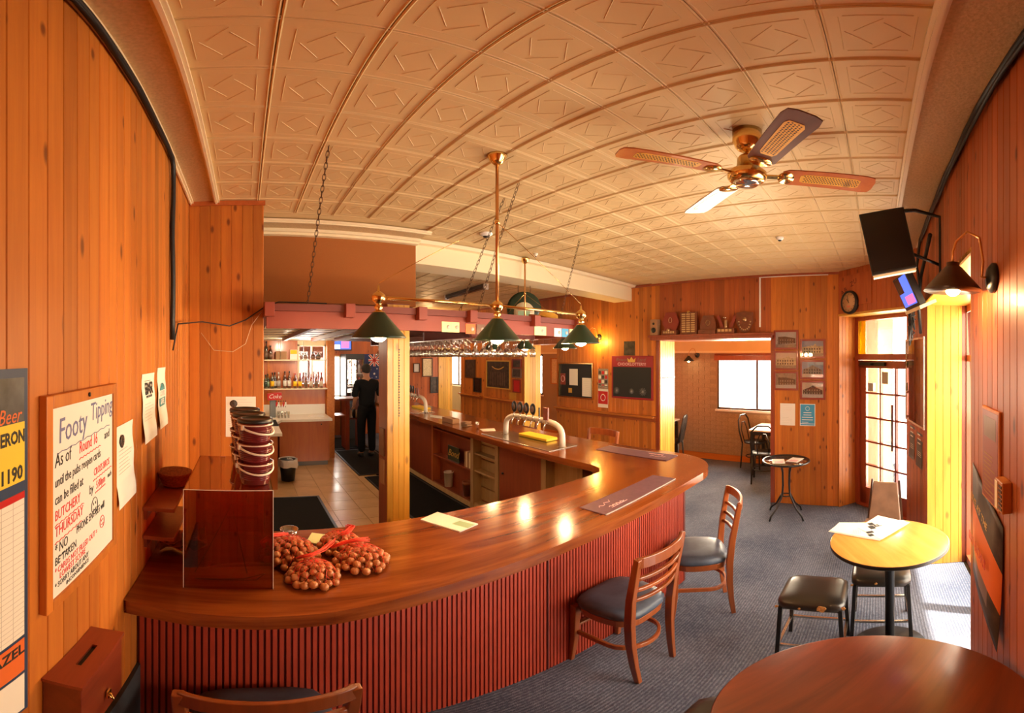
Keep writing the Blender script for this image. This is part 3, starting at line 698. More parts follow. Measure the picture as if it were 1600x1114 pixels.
def tumbler(x, y, z, r, h, label, cat='glass', m='stem', grp=None):
    o = MB().lathe([(0, 0), (r*.7, 0), (r, h), (r-.003, h), (r*.68, .006), (0, .006)], 16).build('glass', m); o.location = (x, y, z); return tag(o, label, cat, grp)
tumbler(2.52, 3.88, 1.071, .02, .075, 'small clear glass beside the coaster pile on the bar')
# glass dish near the net bags
o = MB().lathe([(0, 0), (.022, 0), (.028, .012), (.040, .05), (.037, .05), (.024, .014), (0, .012)], 20).build('glass_dish', 'stem'); o.location = (.185, 1.70, 1.071)
tag(o, 'small clear glass dish behind the net bags on the bar', 'dish')
MB().lathe([(.0, 0), (.024, 0), (.030, .018), (0, .018)], 16, (0, 0, .012)).build('contents', 'hide', o)

# net bags of macadamias: nuts are loose pieces of each bag
def net_bag(cx, cy, rx, ry, h, n, label, rz=0):
    t = empty('nut_bag', (cx, cy, 1.07), rz, label, 'net bag', 'net bags of nuts on the bar')
    nm = MB().sphere((0, 0, 0), .0148, 10, 7).mesh('nut', 'nut')
    pts = []; tries = 0
    while len(pts) < n and tries < 30000:
        tries += 1
        a = random.random()*2*PI; q = math.sqrt(random.random()); x, y = math.cos(a)*q*rx, math.sin(a)*q*ry
        ztop = .0148+(h-.029)*math.sqrt(max(0, 1-q*q)); z = ztop if random.random() < .7 else random.uniform(.0148, ztop)
        if all((x-p[0])**2+(y-p[1])**2+(z-p[2])**2 > .0255**2 for p in pts):
            pts.append((x, y, z)); o = bpy.data.objects.new('nut', nm); COL.objects.link(o); o.parent = t
            s_ = random.uniform(.86, 1.1); o.location = (x, y, z); o.scale = (s_, s_, s_)
    # net strands over the heap
    nb_ = MB()
    for k in range(14):
        a0 = 2*PI*k/14
        for sgn in (1, -1):
            L_ = []
            for j in range(9):
                q = 1.04-.98*j/8; a = a0+sgn*j*.14; zz = .012+(h+.002)*math.sqrt(max(0, 1-min(1, q)**2)); L_.append((math.cos(a)*q*rx, math.sin(a)*q*ry, zz))
            nb_.tube(L_, .0007, 3)
    nb_.build('net', 'net', t); return t
def net_tail(t, pts):
    b = MB()
    for k in range(9):
        o_ = Vector((random.uniform(-.008, .008), random.uniform(-.008, .008), random.uniform(-.002, .006)))
        b.tube([Vector(p)+o_*(1+.3*i) for i, p in enumerate(pts)], .0022, 4)
    b.build('net_tail', 'net', t)
t = net_bag(.165, 1.50, .105, .12, .085, 105, 'net bag of brown nuts next to the acrylic box'); net_tail(t, [(-.09, .03, .03), (-.10, .06, .05), (-.06, .10, .06), (0, .11, .06)])
t = net_bag(.225, 1.315, .085, .08, .075, 80, 'net bag of brown nuts nearest the bar edge'); net_tail(t, [(-.05, .06, .07), (.0, .05, .085), (.05, .08, .09), (.10, .16, .08)])
t = net_bag(.375, 1.56, .085, .09, .07, 70, 'net bag of brown nuts behind, by the pale green paper'); net_tail(t, [(.04, .05, .055), (.05, .07, .08), (.06, .04, .085), (.03, 0, .08), (0, -.02, .08)])
t = net_bag(.415, 1.40, .095, .095, .075, 85, 'net bag of brown nuts at the right end of the heap'); net_tail(t, [(-.10, .06, .06), (-.05, .07, .07), (0, .06, .08), (.04, .05, .08)])

# acrylic box with its things
ab = empty('acrylic_box', (-.055, 1.505, 1.07), 0, 'smoky clear acrylic display box standing at the left end of the bar', 'box')
w_, d_, h_ = .285, .47, .39; t_ = .004
MB().box(-w_/2, -d_/2, 0, w_/2, -d_/2+t_, h_).build('front_panel', 'acrylic', ab)
MB().box(-w_/2, d_/2-t_, 0, w_/2, d_/2, h_).build('back_panel', 'acrylic', ab)
MB().box(-w_/2, -d_/2, 0, -w_/2+t_, d_/2, h_).build('side_panel', 'acrylic', ab); MB().box(w_/2-t_, -d_/2, 0, w_/2, d_/2, h_).build('side_panel', 'acrylic', ab)
MB().box(-w_/2, -d_/2, h_-t_, w_/2, d_/2, h_).build('lid', 'acrylic2', ab)
eb = MB()
for x in (-w_/2, w_/2): eb.box(x-.001, -d_/2-.001, 0, x+.001, -d_/2+.001, h_)
eb.box(-w_/2, -d_/2-.001, h_-.001, w_/2, -d_/2+.001, h_+.001); eb.build('polished_edge', 'whiteplastic', ab)
MB().box(-.055, -.02, h_-.03, -.03, .0, h_+.001).build('hinge', 'redwood', ab, T((0, d_/2, 0)))
MB().tube([(-.11, -.19, .015), (.05, -.19, .02), (.11, -.19, .04), (.12, -.17, .03), (.09, -.18, .008), (-.1, -.18, .008)], .0022, 6).build('cable', 'wire', ab)
MB().tube([(-.11, -.2, .05), (.01, -.2, .33), (.06, -.2, .05)], .0022, 6).build('wire_stand', 'wire', ab)

# stacks of buckets on the acrylic box
def bucket():
    t = empty('chip_bucket', (0, 0, 0), 0, '', 'bucket', 'stacked maroon buckets on the acrylic box')
    MB().lathe([(.046, 0), (.048, .002), (.056, .066), (.060, .067), (.060, .078), (.056, .078), (.044, .006), (0, .006)], 26).build('pail', 'bucket', t)
    rb = MB()
    for k in range(6): rb.lathe([(.0505+k*.0011, 0), (.052+k*.0011, .001), (.0505+k*.0011, .003)], 26, (0, 0, .018+k*.007))
    rb.build('rib', 'bucket', t)
    L_ = [(.061*math.cos(a), .061*math.sin(a)-.004*math.sin(a)**2, .064-.022*max(0, -math.sin(a))) for a in [PI+PI*i/14 for i in range(15)]]
    MB().tube(L_, .0035, 7).tube([(.0605*math.cos(2*PI*i/24), .0605*math.sin(2*PI*i/24), .073) for i in range(24)], .002, 5, closed=True).build('handle', 'whiteplastic', t)
    for s in (-1, 1): MB().box(-.006, -.004, -.008, .006, .004, .008).build('handle_lug', 'whiteplastic', t, T((s*.062, 0, .066)))
    return t
proto = bucket(); first = True
for si, (x, y, nm) in enumerate(((.032, 1.36, 'front'), (.012, 1.49, 'middle'), (-.003, 1.62, 'rear'))):
    for k in range(3):
        b_ = proto if first else copy_tree(proto); first = False
        b_.location = (x, y, 1.463+k*.068); b_.rotation_euler = (0, 0, .35+.25*k+si*.4)
        b_['label'] = 'maroon bucket with pale handle, %s in the %s stack on the acrylic box' % (('lowest', 'second', 'topmost')[k], nm)
    o = MB().lathe([(0, 0), (.060, 0), (.062, .004), (.060, .012), (.045, .013), (.043, .009), (0, .009)], 26).build('bucket_lid', 'black', b_, T((0, 0, .0795)))

# ------------------------------------------------------------------ things on the left wall
def wallthing(name, wallk, a, z, label, cat, group=None, d=0): return empty(name, label=label, cat=cat, group=group, mw=fr(wallk, a, z, d))
def rect(name, x0, y0, x1, y1, z0, z1, m, parent, **k): return MB().box(x0, y0, z0, x1, y1, z1).build(name, m, parent, **k)
# whiteboard
W_, H_ = .40, .475; wb = wallthing('whiteboard', 'L', .838, 1.590, 'wood-framed whiteboard headed Footy Tipping in blue, red and black marker', 'whiteboard')
rect('board', -W_/2+.01, -H_/2+.01, W_/2-.01, H_/2-.01, .006, .012, 'white', wb)
fb = .026
for (x0, y0, x1, y1) in ((-W_/2, -H_/2, -W_/2+fb, H_/2), (W_/2-fb, -H_/2, W_/2, H_/2), (-W_/2+fb, H_/2-fb, W_/2-fb, H_/2), (-W_/2+fb, -H_/2, W_/2-fb, -H_/2+fb)):
    rect('frame_rail', x0, y0, x1, y1, 0, .017, 'pine', wb, bevel=.002)
def wtext(s, x, y, sz, m, sx=1.0, rot=0, parent=wb, z=.0125, al='LEFT', sh=.1): return text('lettering', s, sz, m, parent, T((x, y, z)) @ R(rot, 'Z'), al, .0003, sx, sh)
wtext('Footy', -.145, .160, .072, 'blueink', .85, .03); wtext('Tipping', .02, .178, .060, 'blueink', .85, .03)
L0 = -.160
for s, x, y, sz, m, sx in (('As of', L0, .108, .044, 'ink', .95), ('Round 16', -.045, .112, .042, 'redink', .80), ('and', .112, .112, .032, 'ink', 1),
    ('until the pubs reopen cards', L0, .060, .032, 'ink', .84), ('can be filled at', L0, .020, .034, 'ink', .84), ('CROSS BROS', .040, .026, .029, 'redink', .80),
    ('BUTCHERY', L0, -.018, .034, 'redink', .86), ('by', .012, -.014, .036, 'ink', .9), ('5:00pm', .055, -.014, .032, 'redink', .80), ('each', .135, -.010, .022, 'ink', .9),
    ('THURSDAY', L0, -.058, .036, 'redink', .90), ('* NO', L0, -.102, .036, 'ink', .86), ('PHONE ENTRIES will', -.06, -.094, .030, 'ink', .78), ('BE TAKEN', L0, -.134, .030, 'ink', .9),
    ('* CARDS NOT FILLED OUT =', L0, -.160, .024, 'redink', .88), ('LOWEST SCORE', -.14, -.180, .024, 'redink', .9), ('* SORRY ABOUT ANY', L0, -.2015, .022, 'ink', .95), ('INCONVENIENCE', -.11, -.2185, .0165, 'ink', 1.1)):
    wtext(s, x, y*.93+.004, sz*.93, m, sx*.88, .04)
def squig(parent, x0, x1, y, m, amp=.003, n=14, z=.0128, r=.0009, slope=.04):
    y = y*.93-.001
    MB().tube([(x0+(x1-x0)*i/n, y+slope*(x1-x0)*i/n+amp*(i % 2), z) for i in range(n+1)], r, 4).build('underline', m, parent)
squig(wb, -.15, .15, .128, 'blueink'); squig(wb, -.045, .085, .090, 'redink'); squig(wb, .036, .165, .010, 'redink'); squig(wb, .05, .12, -.028, 'redink'); squig(wb, L0, -.02, -.036, 'redink'); squig(wb, L0, -.03, -.080, 'redink'); squig(wb, -.14, -.09, -.120, 'ink', 0)
def face(x, y, r, m):
    b = MB().tube([(x+r*math.cos(2*PI*i/20), y+r*1.15*math.sin(2*PI*i/20), .0128) for i in range(20)], .0009, 4, closed=True)
    for s in (-1, 1): b.tube([(x+s*r*.35, y+r*.5, .0128), (x+s*r*.35, y+r*.15, .0128)], .001, 4)
    b.tube([(x-r*.5, y-r*.35, .0128), (x, y-r*.6, .0128), (x+r*.5, y-r*.35, .0128)], .0009, 4); b.build('smiley', m, wb)
face(.045, -.058, .019, 'ink'); face(.095, -.122, .015, 'redink')
MB().lathe([(0, 0), (.005, 0), (.005, .003), (0, .003)], 10).build('screw', 'black', wb, T((0, H_/2-.013, .017)))
# calendar card at the left edge
cl = wallthing('calendar', 'L', .44, 1.48, 'tall dark blue advertising calendar card at the left edge of the photo', 'calendar')
cw, chh = .305, .80
rect('card', -cw/2, -chh/2, cw/2, chh/2, .001, .004, 'calblue', cl)
rect('beer_picture', -cw/2+.01, .28, cw/2-.012, .385, .004, .0046, 'beerphoto', cl)
text('lettering', 'Beer', .035, 'calorange', cl, T((.095, .322, .0048)), shear=.3, depth=.0003)
rect('yellow_advert', -cw/2+.01, .205, cw/2-.012, .31, .0046, .0052, 'calyellow', cl)
text('lettering', 'CAMERON', .030, 'ink', cl, T((.075, .285, .0054)), sx=.9, depth=.0003, bold=.001);  text('lettering', '1190', .034, 'ink', cl, T((.100, .222, .0054)), depth=.0003, bold=.001)
rect('month_grid', -cw/2+.01, -.14, cw/2-.012, .185, .004, .0048, 'paper', cl)
gb = MB()
for k in range(26): gb.box(-cw/2+.01, -.14+k*.0125, .0048, cw/2-.012, -.1394+k*.0125, .0051)
for k in range(9): gb.box(-cw/2+.02+k*.034, -.14, .0048, -cw/2+.0207+k*.034, .185, .0051)
gb.build('grid_lines', 'greyink', cl); rect('month_header', -cw/2+.01, .172, cw/2-.012, .185, .0049, .0053, 'signred', cl)
rect('orange_advert', -cw/2+.01, -.25, cw/2-.012, -.15, .004, .0048, 'calorange', cl); text('lettering', 'BRAZEL', .040, 'ink', cl, T((.070, -.178, .005)), depth=.0003, bold=.001)
rect('month_grid', -cw/2+.01, -.39, cw/2-.012, -.26, .004, .0048, 'paper', cl)
# papers
def curly(name, wallk, a, z, w_, h_, label, cat='poster', m='paper', tilt=0, curl=.012):
    t = empty(name, label=label, cat=cat, mw=fr(wallk, a, z, .001) @ R(tilt, 'Z'))
    b = MB(); n = 10; vs = []
    for j in range(n+1):
        yy = -h_/2+h_*j/n; k = (1-j/n)**2*curl+.001+.002*math.sin(j*1.3)
        for x in (-w_/2, w_/2): vs.append((x, yy, k))
        for x in (-w_/2, w_/2): vs.append((x, yy, k+.0006))
    fs = []
    for j in range(n):
        p = j*4; q = p+4; fs += [(p+2, p+3, q+3, q+2), (p, q, q+1, p+1), (p, p+2, q+2, q), (p+1, q+1, q+3, p+3)]
    b.add(vs, fs+[(0, 1, 3, 2), (n*4, n*4+2, n*4+3, n*4+1)]); b.build('sheet', m, t); return t
def lines(parent, x0, x1, y0, y1, n, z, m='greyink', seed=1, th=.0012):
    rd = random.Random(seed); b = MB()
    for k in range(n):
        y = y1-(y1-y0)*k/max(1, n-1); b.box(x0, y-th/2, z, x0+(x1-x0)*rd.uniform(.55, 1), y+th/2, z+.0003)
    b.build('print_lines', m, parent)
def dartboard(parent, x, y, r, z):
    MB().lathe([(0, 0), (r, 0), (r, .0004), (0, .0004)], 20, (x, y, z)).build('dartboard_print', 'ink', parent)
    b = MB()
    for k in range(10):
        a = 2*PI*k/10; b.add([(x+r*.15*math.cos(a), y+r*.15*math.sin(a), z+.0006), (x+r*.85*math.cos(a-.13), y+r*.85*math.sin(a-.13), z+.0006), (x+r*.85*math.cos(a+.13), y+r*.85*math.sin(a+.13), z+.0006)], [(0, 1, 2)])
    b.build('dartboard_sectors', 'hide', parent)
p = curly('darts_notice', 'L', 1.155, 1.573, .175, .25, 'curling white notice with a dartboard at its top, right of the whiteboard', 'notice'); dartboard(p, -.03, .075, .02, .004); lines(p, -.07, .07, -.02, .05, 7, .006)
p = curly('bar_notice', 'L', 1.455, 1.712, .19, .25, 'white notice headed BAR on the left wall', 'notice'); text('lettering', 'BAR', .062, 'ink', p, T((0, .068, .005)), depth=.0003, bold=.0015); text('lettering', 'MENU BOARD', .014, 'ink', p, T((0, .04, .005)), depth=.0003)
lines(p, -.065, .075, .0285, .0290, 1, .004, 'ink'); lines(p, -.065, .075, .098, .099, 1, .004, 'ink'); lines(p, -.07, .07, -.08, .015, 9, .0065)
p = curly('covid_notice', 'L', 1.69, 1.725, .16, .255, 'white notice with a teal oval, nearest the wall corner', 'notice')
MB().lathe([(0, 0), (.062, 0), (.062, .0005), (0, .0005)], 26, (0, 0, .0045), sy=1.0).build('teal_disc', mat('teal print', (.10, .33, .36), .6), p)
text('lettering', 'COVID', .030, 'matprint', p, T((0, .016, .0055)), depth=.0003, bold=.001); text('lettering', 'SAFE', .032, 'white', p, T((0, -.018, .0055)), depth=.0003, bold=.001)
p = curly('darts_notice', 'W', -.030, 1.515, .19, .26, 'flat white notice with a dartboard on the wall behind the buckets', 'notice', curl=.002); dartboard(p, -.045, .085, .024, .003); lines(p, -.03, .08, .06, .11, 4, .003, 'matprint'); lines(p, -.08, .08, -.11, .04, 12, .004)
# cable down the wall corner and along the ceiling
cb = MB(); zc = 2.915
for off, rr in ((0, .012), (.022, .008), (-.012, .006)):
    cb.tube([(XL+.02, -.2+.12*k, zc+off*.6+.004*math.sin(k*1.7+off*90)) for k in range(18)]+[(XL+.018, 1.887, 2.88)]+[(XL+.016+.002*math.sin(k*1.3), 1.887+off*.5+.006*math.sin(k*.9), 2.88-k*.1) for k in range(1, 10)], rr, 7)
tag(cb.build('cable_bundle', 'wire'), 'thick black cable bundle along the top of the left wall and down beside the notices', 'cable')
cb = MB(); cb.tube([(XL+.016, 1.887, 1.93), (XL+.03, 1.95, 2.06), (-.25, 2.3, 2.10), (-.10, 2.5, 2.09), (0.0, 2.53, 2.13), (.115, 2.535, 2.21), (.2, 2.45, 2.235), (.5, 2.44, 2.23)], .004, 6)
tag(cb.build('cable', 'wire'), 'thin dark cable looping from the corner to the red canopy', 'cable')
cb = MB().tube([(-.28, 2.53, 2.05), (-.20, 2.535, 1.94), (-.08, 2.535, 1.93), (.0, 2.535, 1.98), (.04, 2.53, 2.10), (.10, 2.53, 2.18)], .0018, 5)
tag(cb.build('thin_cord', 'whitewire'), 'thin pale cord sagging across the return wall', 'cord')
# little wall shelves and what is on them
for zz, nm in ((1.345, 'upper'), (1.225, 'lower')):
    t = empty('wall_shelf', (XL, 1.37, zz), 0, '%s small red timber shelf on the left wall above the bar' % nm, 'shelf')
    MB().box(.002, 0, -.016, .115, .34, 0).build('shelf_board', 'redwood', t, bevel=.002)
    MB().box(.002, .02, -.06, .012, .32, -.016).build('cleat', 'redwood', t)
bs = empty('wicker_basket', (-.295, 1.655, 1.347), 0, 'round red-brown wicker basket on the upper wall shelf', 'basket')
MB().lathe([(.045, 0), (.05, .003), (.068, .05), (.075, .062), (.07, .064), (.045, .008), (0, .008)], 26).build('bowl', 'wicker', bs)
wv = MB()
for k in range(6): wv.tube([((.051+.0038*k)*math.cos(2*PI*i/26), (.051+.0038*k)*math.sin(2*PI*i/26), .006+k*.010+(.0015 if i % 2 else -.0015)) for i in range(26)], .0025, 4, closed=True)
wv.build('woven_strand', 'wicker', bs)
MB().lathe([(0, 0), (.03, 0), (.04, .006), (0, .008)], 12, (0, 0, .010)).build('contents', 'black', bs)
bg = MB()
for k in range(4):
    vs = []; n = 8
    for i in range(n):
        for j in range(4): vs.append((-.09+.026*i, -.05+.033*j, .015*k+.018*math.sin(i*1.1+j+k)+.03))
    fs = [(i*4+j, (i+1)*4+j, (i+1)*4+j+1, i*4+j+1) for i in range(n-1) for j in range(3)]; bg.add(vs, fs, 0, False)
o = bg.build('paper_bag', 'kraft'); o.location = (-.245, 1.56, 1.075); o.rotation_euler = (0, 0, .2); s = o.modifiers.new('s', 'SOLIDIFY'); s.thickness = .003
tag(o, 'crumpled brown paper bag on the bar under the wall shelves', 'paper bag')
# donation box
db = empty('donation_box', (XL+.001, .768, .90), 0, 'dark red timber box with a slot in its lid on the left wall', 'box')
MB().box(0, -.118, 0, .078, .118, .228).build('box_body', 'boxwood', db, bevel=.002)
lid = MB(); lid.box(0, -.122, .229, .082, -.045, .24); lid.box(0, .045, .229, .082, .122, .24); lid.box(0, -.045, .229, .034, .045, .24); lid.box(.046, -.045, .229, .082, .045, .24); lid.build('lid', 'boxwood', db)
MB().box(.034, -.045, .2285, .046, .045, .231).build('slot', 'black', db)
MB().box(.082, .0, .07, .086, .02, .1).tube([(.086, .004, .085), (.095, .01, .06), (.086, .016, .085)], .002, 6).build('hasp', 'brass', db)

# ------------------------------------------------------------------ chairs
def chair(label, loc, rz):
    """origin on the floor under the seat; faces local +y"""
    t = empty('dining_chair', loc, rz, label, 'chair', 'slat-back chairs at the bar')
    sh = .48
    S = MB(); n = 24; rings = ((.96, sh-.012), (1.0, sh+.004), (1.0, sh+.022), (.93, sh+.040), (.70, sh+.048), (.3, sh+.049))
    def outl(k):
        a = 2*PI*k/n; x, y = math.cos(a), math.sin(a); p = 4.2
        rr = (abs(x)**p+abs(y)**p)**(-1/p); x, y = x*rr, y*rr
        return x*(.205 if y > 0 else .205-.028*(-y)), y*.185+.025
    vs = []
    for sc, z in rings:
        for k in range(n): x, y = outl(k); vs.append((x*sc, y*sc, z))
    fs = [(j*n+k, j*n+(k+1) % n, (j+1)*n+(k+1) % n, (j+1)*n+k) for j in range(len(rings)-1) for k in range(n)]
    fs += [tuple(range(n-1, -1, -1)), tuple((len(rings)-1)*n+k for k in range(n))]
    S.add(vs, fs, 0, True).build('seat', 'seat', t)
    fr_ = MB()
    vs = []
    for sc, z in ((.93, sh-.062), (.97, sh-.012)):
        for k in range(n): x, y = outl(k); vs.append((x*sc, y*sc, z))
    fr_.add(vs, [(k, (k+1) % n, n+(k+1) % n, n+k) for k in range(n)]+[tuple(range(n-1, -1, -1)), tuple(n+k for k in range(n))]).build('seat_frame', 'chairwood', t, bevel=.003)
    for s in (-1, 1):
        MB().sweep([(s*.188, .205, 0), (s*.180, .19, .2), (s*.176, .185, sh-.02)], [.026, .034, .04], [.026, .034, .04], (1, 0, 0)).build('leg', 'chairwood', t, bevel=.004)
        MB().sweep([(s*.150, -.185, 0), (s*.158, -.168, .14), (s*.168, -.155, .32), (s*.176, -.155, sh), (s*.186, -.170, .66), (s*.194, -.200, .84), (s*.196, -.216, .93)],
                   [.026, .03, .034, .036, .034, .032, .028], [.03, .036, .042, .044, .040, .034, .028], (1, 0, 0)).build('leg', 'chairwood', t, bevel=.004)
    def slat(z, h, y, hw, dep, nm):
        P = [(hw*math.sin(a)/math.sin(1.0), y-dep*(math.cos(a)-math.cos(1.0))/(1-math.cos(1.0)), z) for a in [-1+2*i/12 for i in range(13)]]
        MB().sweep(P, h, .018, (0, 0, 1)).build(nm, 'chairwood', t, bevel=.004)
    slat(.905, .062, -.212, .196, .045, 'top_rail')
    for z, y, hw in ((.80, -.195, .190), (.725, -.183, .187), (.655, -.172, .184)): slat(z, .022, y, hw, .038, 'back_slat')
    # hoop stretcher and side rails
    P = [(.17, .19, .25)]+[(.17*math.cos(a), -.03-.13*math.sin(a), .25) for a in [PI*i/12 for i in range(13)]]+[(-.17, .19, .25)]
    MB().sweep(P, .03, .018, [(0, 0, 1)]*len(P)).build('hoop_stretcher', 'chairwood', t, bevel=.003)
    MB().sweep([(-.17, .19, .30), (.17, .19, .30)], .018, .03, (0, 0, 1)).build('front_stretcher', 'chairwood', t, bevel=.003)
    return t
chair('slat-back timber chair with blue grey seat drawn up to the bar, near the bottom centre', (1.655, 1.195, 0), -.03)
chair('slat-back timber chair turned sideways at the bar corner by the pedestal table side', (2.44, 1.14, 0), .56)
chair('slat-back timber chair with its dark seat and top rail cut by the photo bottom edge', (.045, 1.085, 0), .02)
# chairs tucked in on the far side of the long bar leg: only top rails show
for (x, y, nm) in ((3.05, 2.75, 'chair on the far side of the bar corner, only its red top rail showing'), (3.12, 4.1, 'chair beyond the nearer taps, only its red top rail showing above the bar')):
    c = chair(nm, (x+.12, y, .0), PI/2); c.scale = (1, 1, 1.18)

# ------------------------------------------------------------------ vinyl stools
def stool(label, x, y, rz=0, s=.345, h=.50):
    t = empty('stool', (x, y, 0), rz, label, 'stool', 'black vinyl stools')
    q = s/2
    S = MB(); n = 28; vs = []
    rings = ((.97, h-.055), (1.0, h-.045), (1.0, h-.015), (.95, h-.002), (.80, h+.008), (.4, h+.014))
    for sc, z in rings:
        for k in range(n):
            a = 2*PI*k/n; cx, cy = math.cos(a), math.sin(a); rr = (abs(cx)**7+abs(cy)**7)**(-1/7); vs.append((cx*rr*q*sc, cy*rr*q*sc, z))
    S.add(vs, [(j*n+k, j*n+(k+1) % n, (j+1)*n+(k+1) % n, (j+1)*n+k) for j in range(len(rings)-1) for k in range(n)]+[tuple(range(n-1, -1, -1)), tuple((len(rings)-1)*n+k for k in range(n))], 0, True)
    S.build('seat', 'vinyl', t)
    for sx in (-1, 1):
        for sy in (-1, 1):
            MB().sweep([(sx*(q-.005), sy*(q-.005), 0), (sx*(q-.022), sy*(q-.022), h-.05)], .022, .022, (1, 0, 0)).build('leg', 'blackmetal', t, bevel=.002)
    for (a, b, z) in (((-1, -1), (1, -1), .15), ((-1, 1), (1, 1), .15), ((-1, -1), (-1, 1), .15), ((1, -1), (1, 1), .15)):
        MB().sweep([(a[0]*(q-.011), a[1]*(q-.011), z), (b[0]*(q-.011), b[1]*(q-.011), z)], .016, .016, (0, 0, 1)).build('rung', 'steel', t)
    fm = MB()
    fm.box(-q+.02, -q+.01, h-.065, q-.02, q-.01, h-.053); fm.build('frame', 'blackmetal', t)
    return t
def torn(t, x, y, z, r, seed=1):
    rd = random.Random(seed); b = MB(); P = [(r*rd.uniform(.7, 1.1)*math.cos(2*PI*i/9), r*rd.uniform(.7, 1.1)*math.sin(2*PI*i/9)) for i in range(9)]
    b.prism(P, 0, .004); o = b.build('torn_patch', 'foam', t, T((x, y, z)) @ R(-PI/2, 'Y'), bevel=.0015)
s1 = stool('black vinyl stool with torn front edge left of the pedestal table', 2.12, .335)
torn(s1, -.174, -.06, .475, .026); torn(s1, -.174, .05, .465, .008, 3); torn(s1, -.172, .165, .465, .010, 4); torn(s1, -.160, -.168, .478, .012, 5)
s2 = stool('black vinyl stool behind the column of the pedestal table', 2.425, -.02)
torn(s2, -.174, .03, .475, .009, 6); torn(s2, -.172, .165, .46, .009, 7)
stool('black vinyl stool half hidden under the big round table at the bottom edge', .985, .365)

# ------------------------------------------------------------------ tables
def disc_top(t, r, z, th, m, edge, n=64):
    MB().lathe([(0, z-th*.15), (r-.003, z-th*.15), (r-.001, z-.001), (r-.004, z), (0, z)], n).build('tabletop', m, t)
    MB().lathe([(0, z-th), (r-.006, z-th), (r, z-th+.005), (r+.0008, z-.004), (r-.002, z-.002), (0, z-.002)], n).build('top_edge', edge, t)
pt = empty('pedestal_table', (2.195, -.065, 0), .5, 'small round golden-topped pedestal table by the window recess', 'table')
disc_top(pt, .325, .82, .028, 'table_gold', 'blackmetal')
MB().lathe([(.026, .02), (.026, .79), (.09, .792), (.09, .796)], 20).build('column', 'blackmetal', pt)
MB().lathe([(.0, 0), (.2, 0), (.2, .008), (.03, .03), (0, .03)], 32).build('base', 'blackmetal', pt)
bt = empty('round_table', (.905, -.0, 0), -.5, 'large round red-brown table in the bottom right corner', 'table')
disc_top(bt, .368, .845, .03, 'jarrah_edge', 'blackmetal', 80)
MB().lathe([(.03, .02), (.03, .815), (.1, .818), (.1, .822)], 20).build('column', 'blackmetal', bt)
MB().lathe([(.0, 0), (.2, 0), (.2, .008), (.03, .03), (0, .03)], 32).build('base', 'blackmetal', bt)
# newspaper on the pedestal table
nw = empty('newspaper', (2.36, .08, .822), 0, 'open white newspaper on the pedestal table', 'newspaper')
def sheet(pts, z, name, m='paper', parent=nw, th=.0012):
    b = MB(); b.prism([(x-2.36, y-.08) for x, y in pts], z, z+th); return b.build(name, m, parent)
for k in range(4): sheet([(2.30+.002*k, .285-.004*k), (2.44, .235), (2.45, .02), (2.185+.003*k, -.012-.003*k)], .001+.0014*k, 'page')
sheet([(2.19, -.02), (2.36, .12), (2.57, -.0), (2.44, -.195)], .0068, 'page'); 
prn = MB(); 
for (u0, v0, a, b_) in ((.0, -.04, .05, .035), (.055, -.06, .04, .035), (-.05, .00, .03, .04), (-.09, .02, .03, .03)): prn.box(u0-.04, v0-.02, .008, u0-.04+a, v0-.02+b_, .0084)
prn.build('printed_block', 'ink', nw, R(.5, 'Z') @ T((0, 0, .0)))
lines(nw, -.09, -.0, .02, .06, 5, .0081, 'greyink', 4); text('lettering', 'SEL', .045, 'ink', nw, T((.03, -.07, .0083)) @ R(-1.0, 'Z'), depth=.0003, bold=.002)
# cafe table by the far wall
cf = empty('cafe_table', (4.44, 1.03, 0), 0, 'small round glass-topped cafe table under the framed pictures', 'table')
MB().lathe([(0, .694), (.25, .694), (.25, .70), (0, .70)], 40).build('glass_top', m_glass('cafe glass', (.75, .72, .68), .45), cf)
MB().tube([(.262*math.cos(2*PI*i/40), .262*math.sin(2*PI*i/40), .694) for i in range(40)], .012, 8, closed=True).build('rim', 'blackmetal', cf)
for k in range(4):
    a = PI/4+PI/2*k+.25; c, s = math.cos(a), math.sin(a)
    MB().tube([(c*.22, s*.22, .688), (c*.08, s*.08, .66), (c*.055, s*.055, .56), (c*.05, s*.05, .40), (c*.06, s*.06, .28), (c*.15, s*.15, .13), (c*.24, s*.24, .05), (c*.26, s*.26, .0)], .011, 8).build('leg', 'blackmetal', cf)
MB().tube([(.06*math.cos(2*PI*i/20), .06*math.sin(2*PI*i/20), .27) for i in range(20)], .007, 6, closed=True).build('ring', 'blackmetal', cf)
for (x, y, rz, nm) in ((4.36, 1.10, .3, 'left'), (4.45, .93, -.2, 'right')):
    o = MB().box(-.10, -.07, 0, .10, .07, .003).build('magazine', 'paper'); o.location = (x, y, .701 if nm == 'left' else .7045); o.rotation_euler = (0, 0, rz); tag(o, 'open printed sheet on the cafe table, %s of the two' % nm, 'magazine')
    MB().box(-.08, -.05, .0031, -.005, .045, .0035).build('printed_picture', 'matprint', o); 
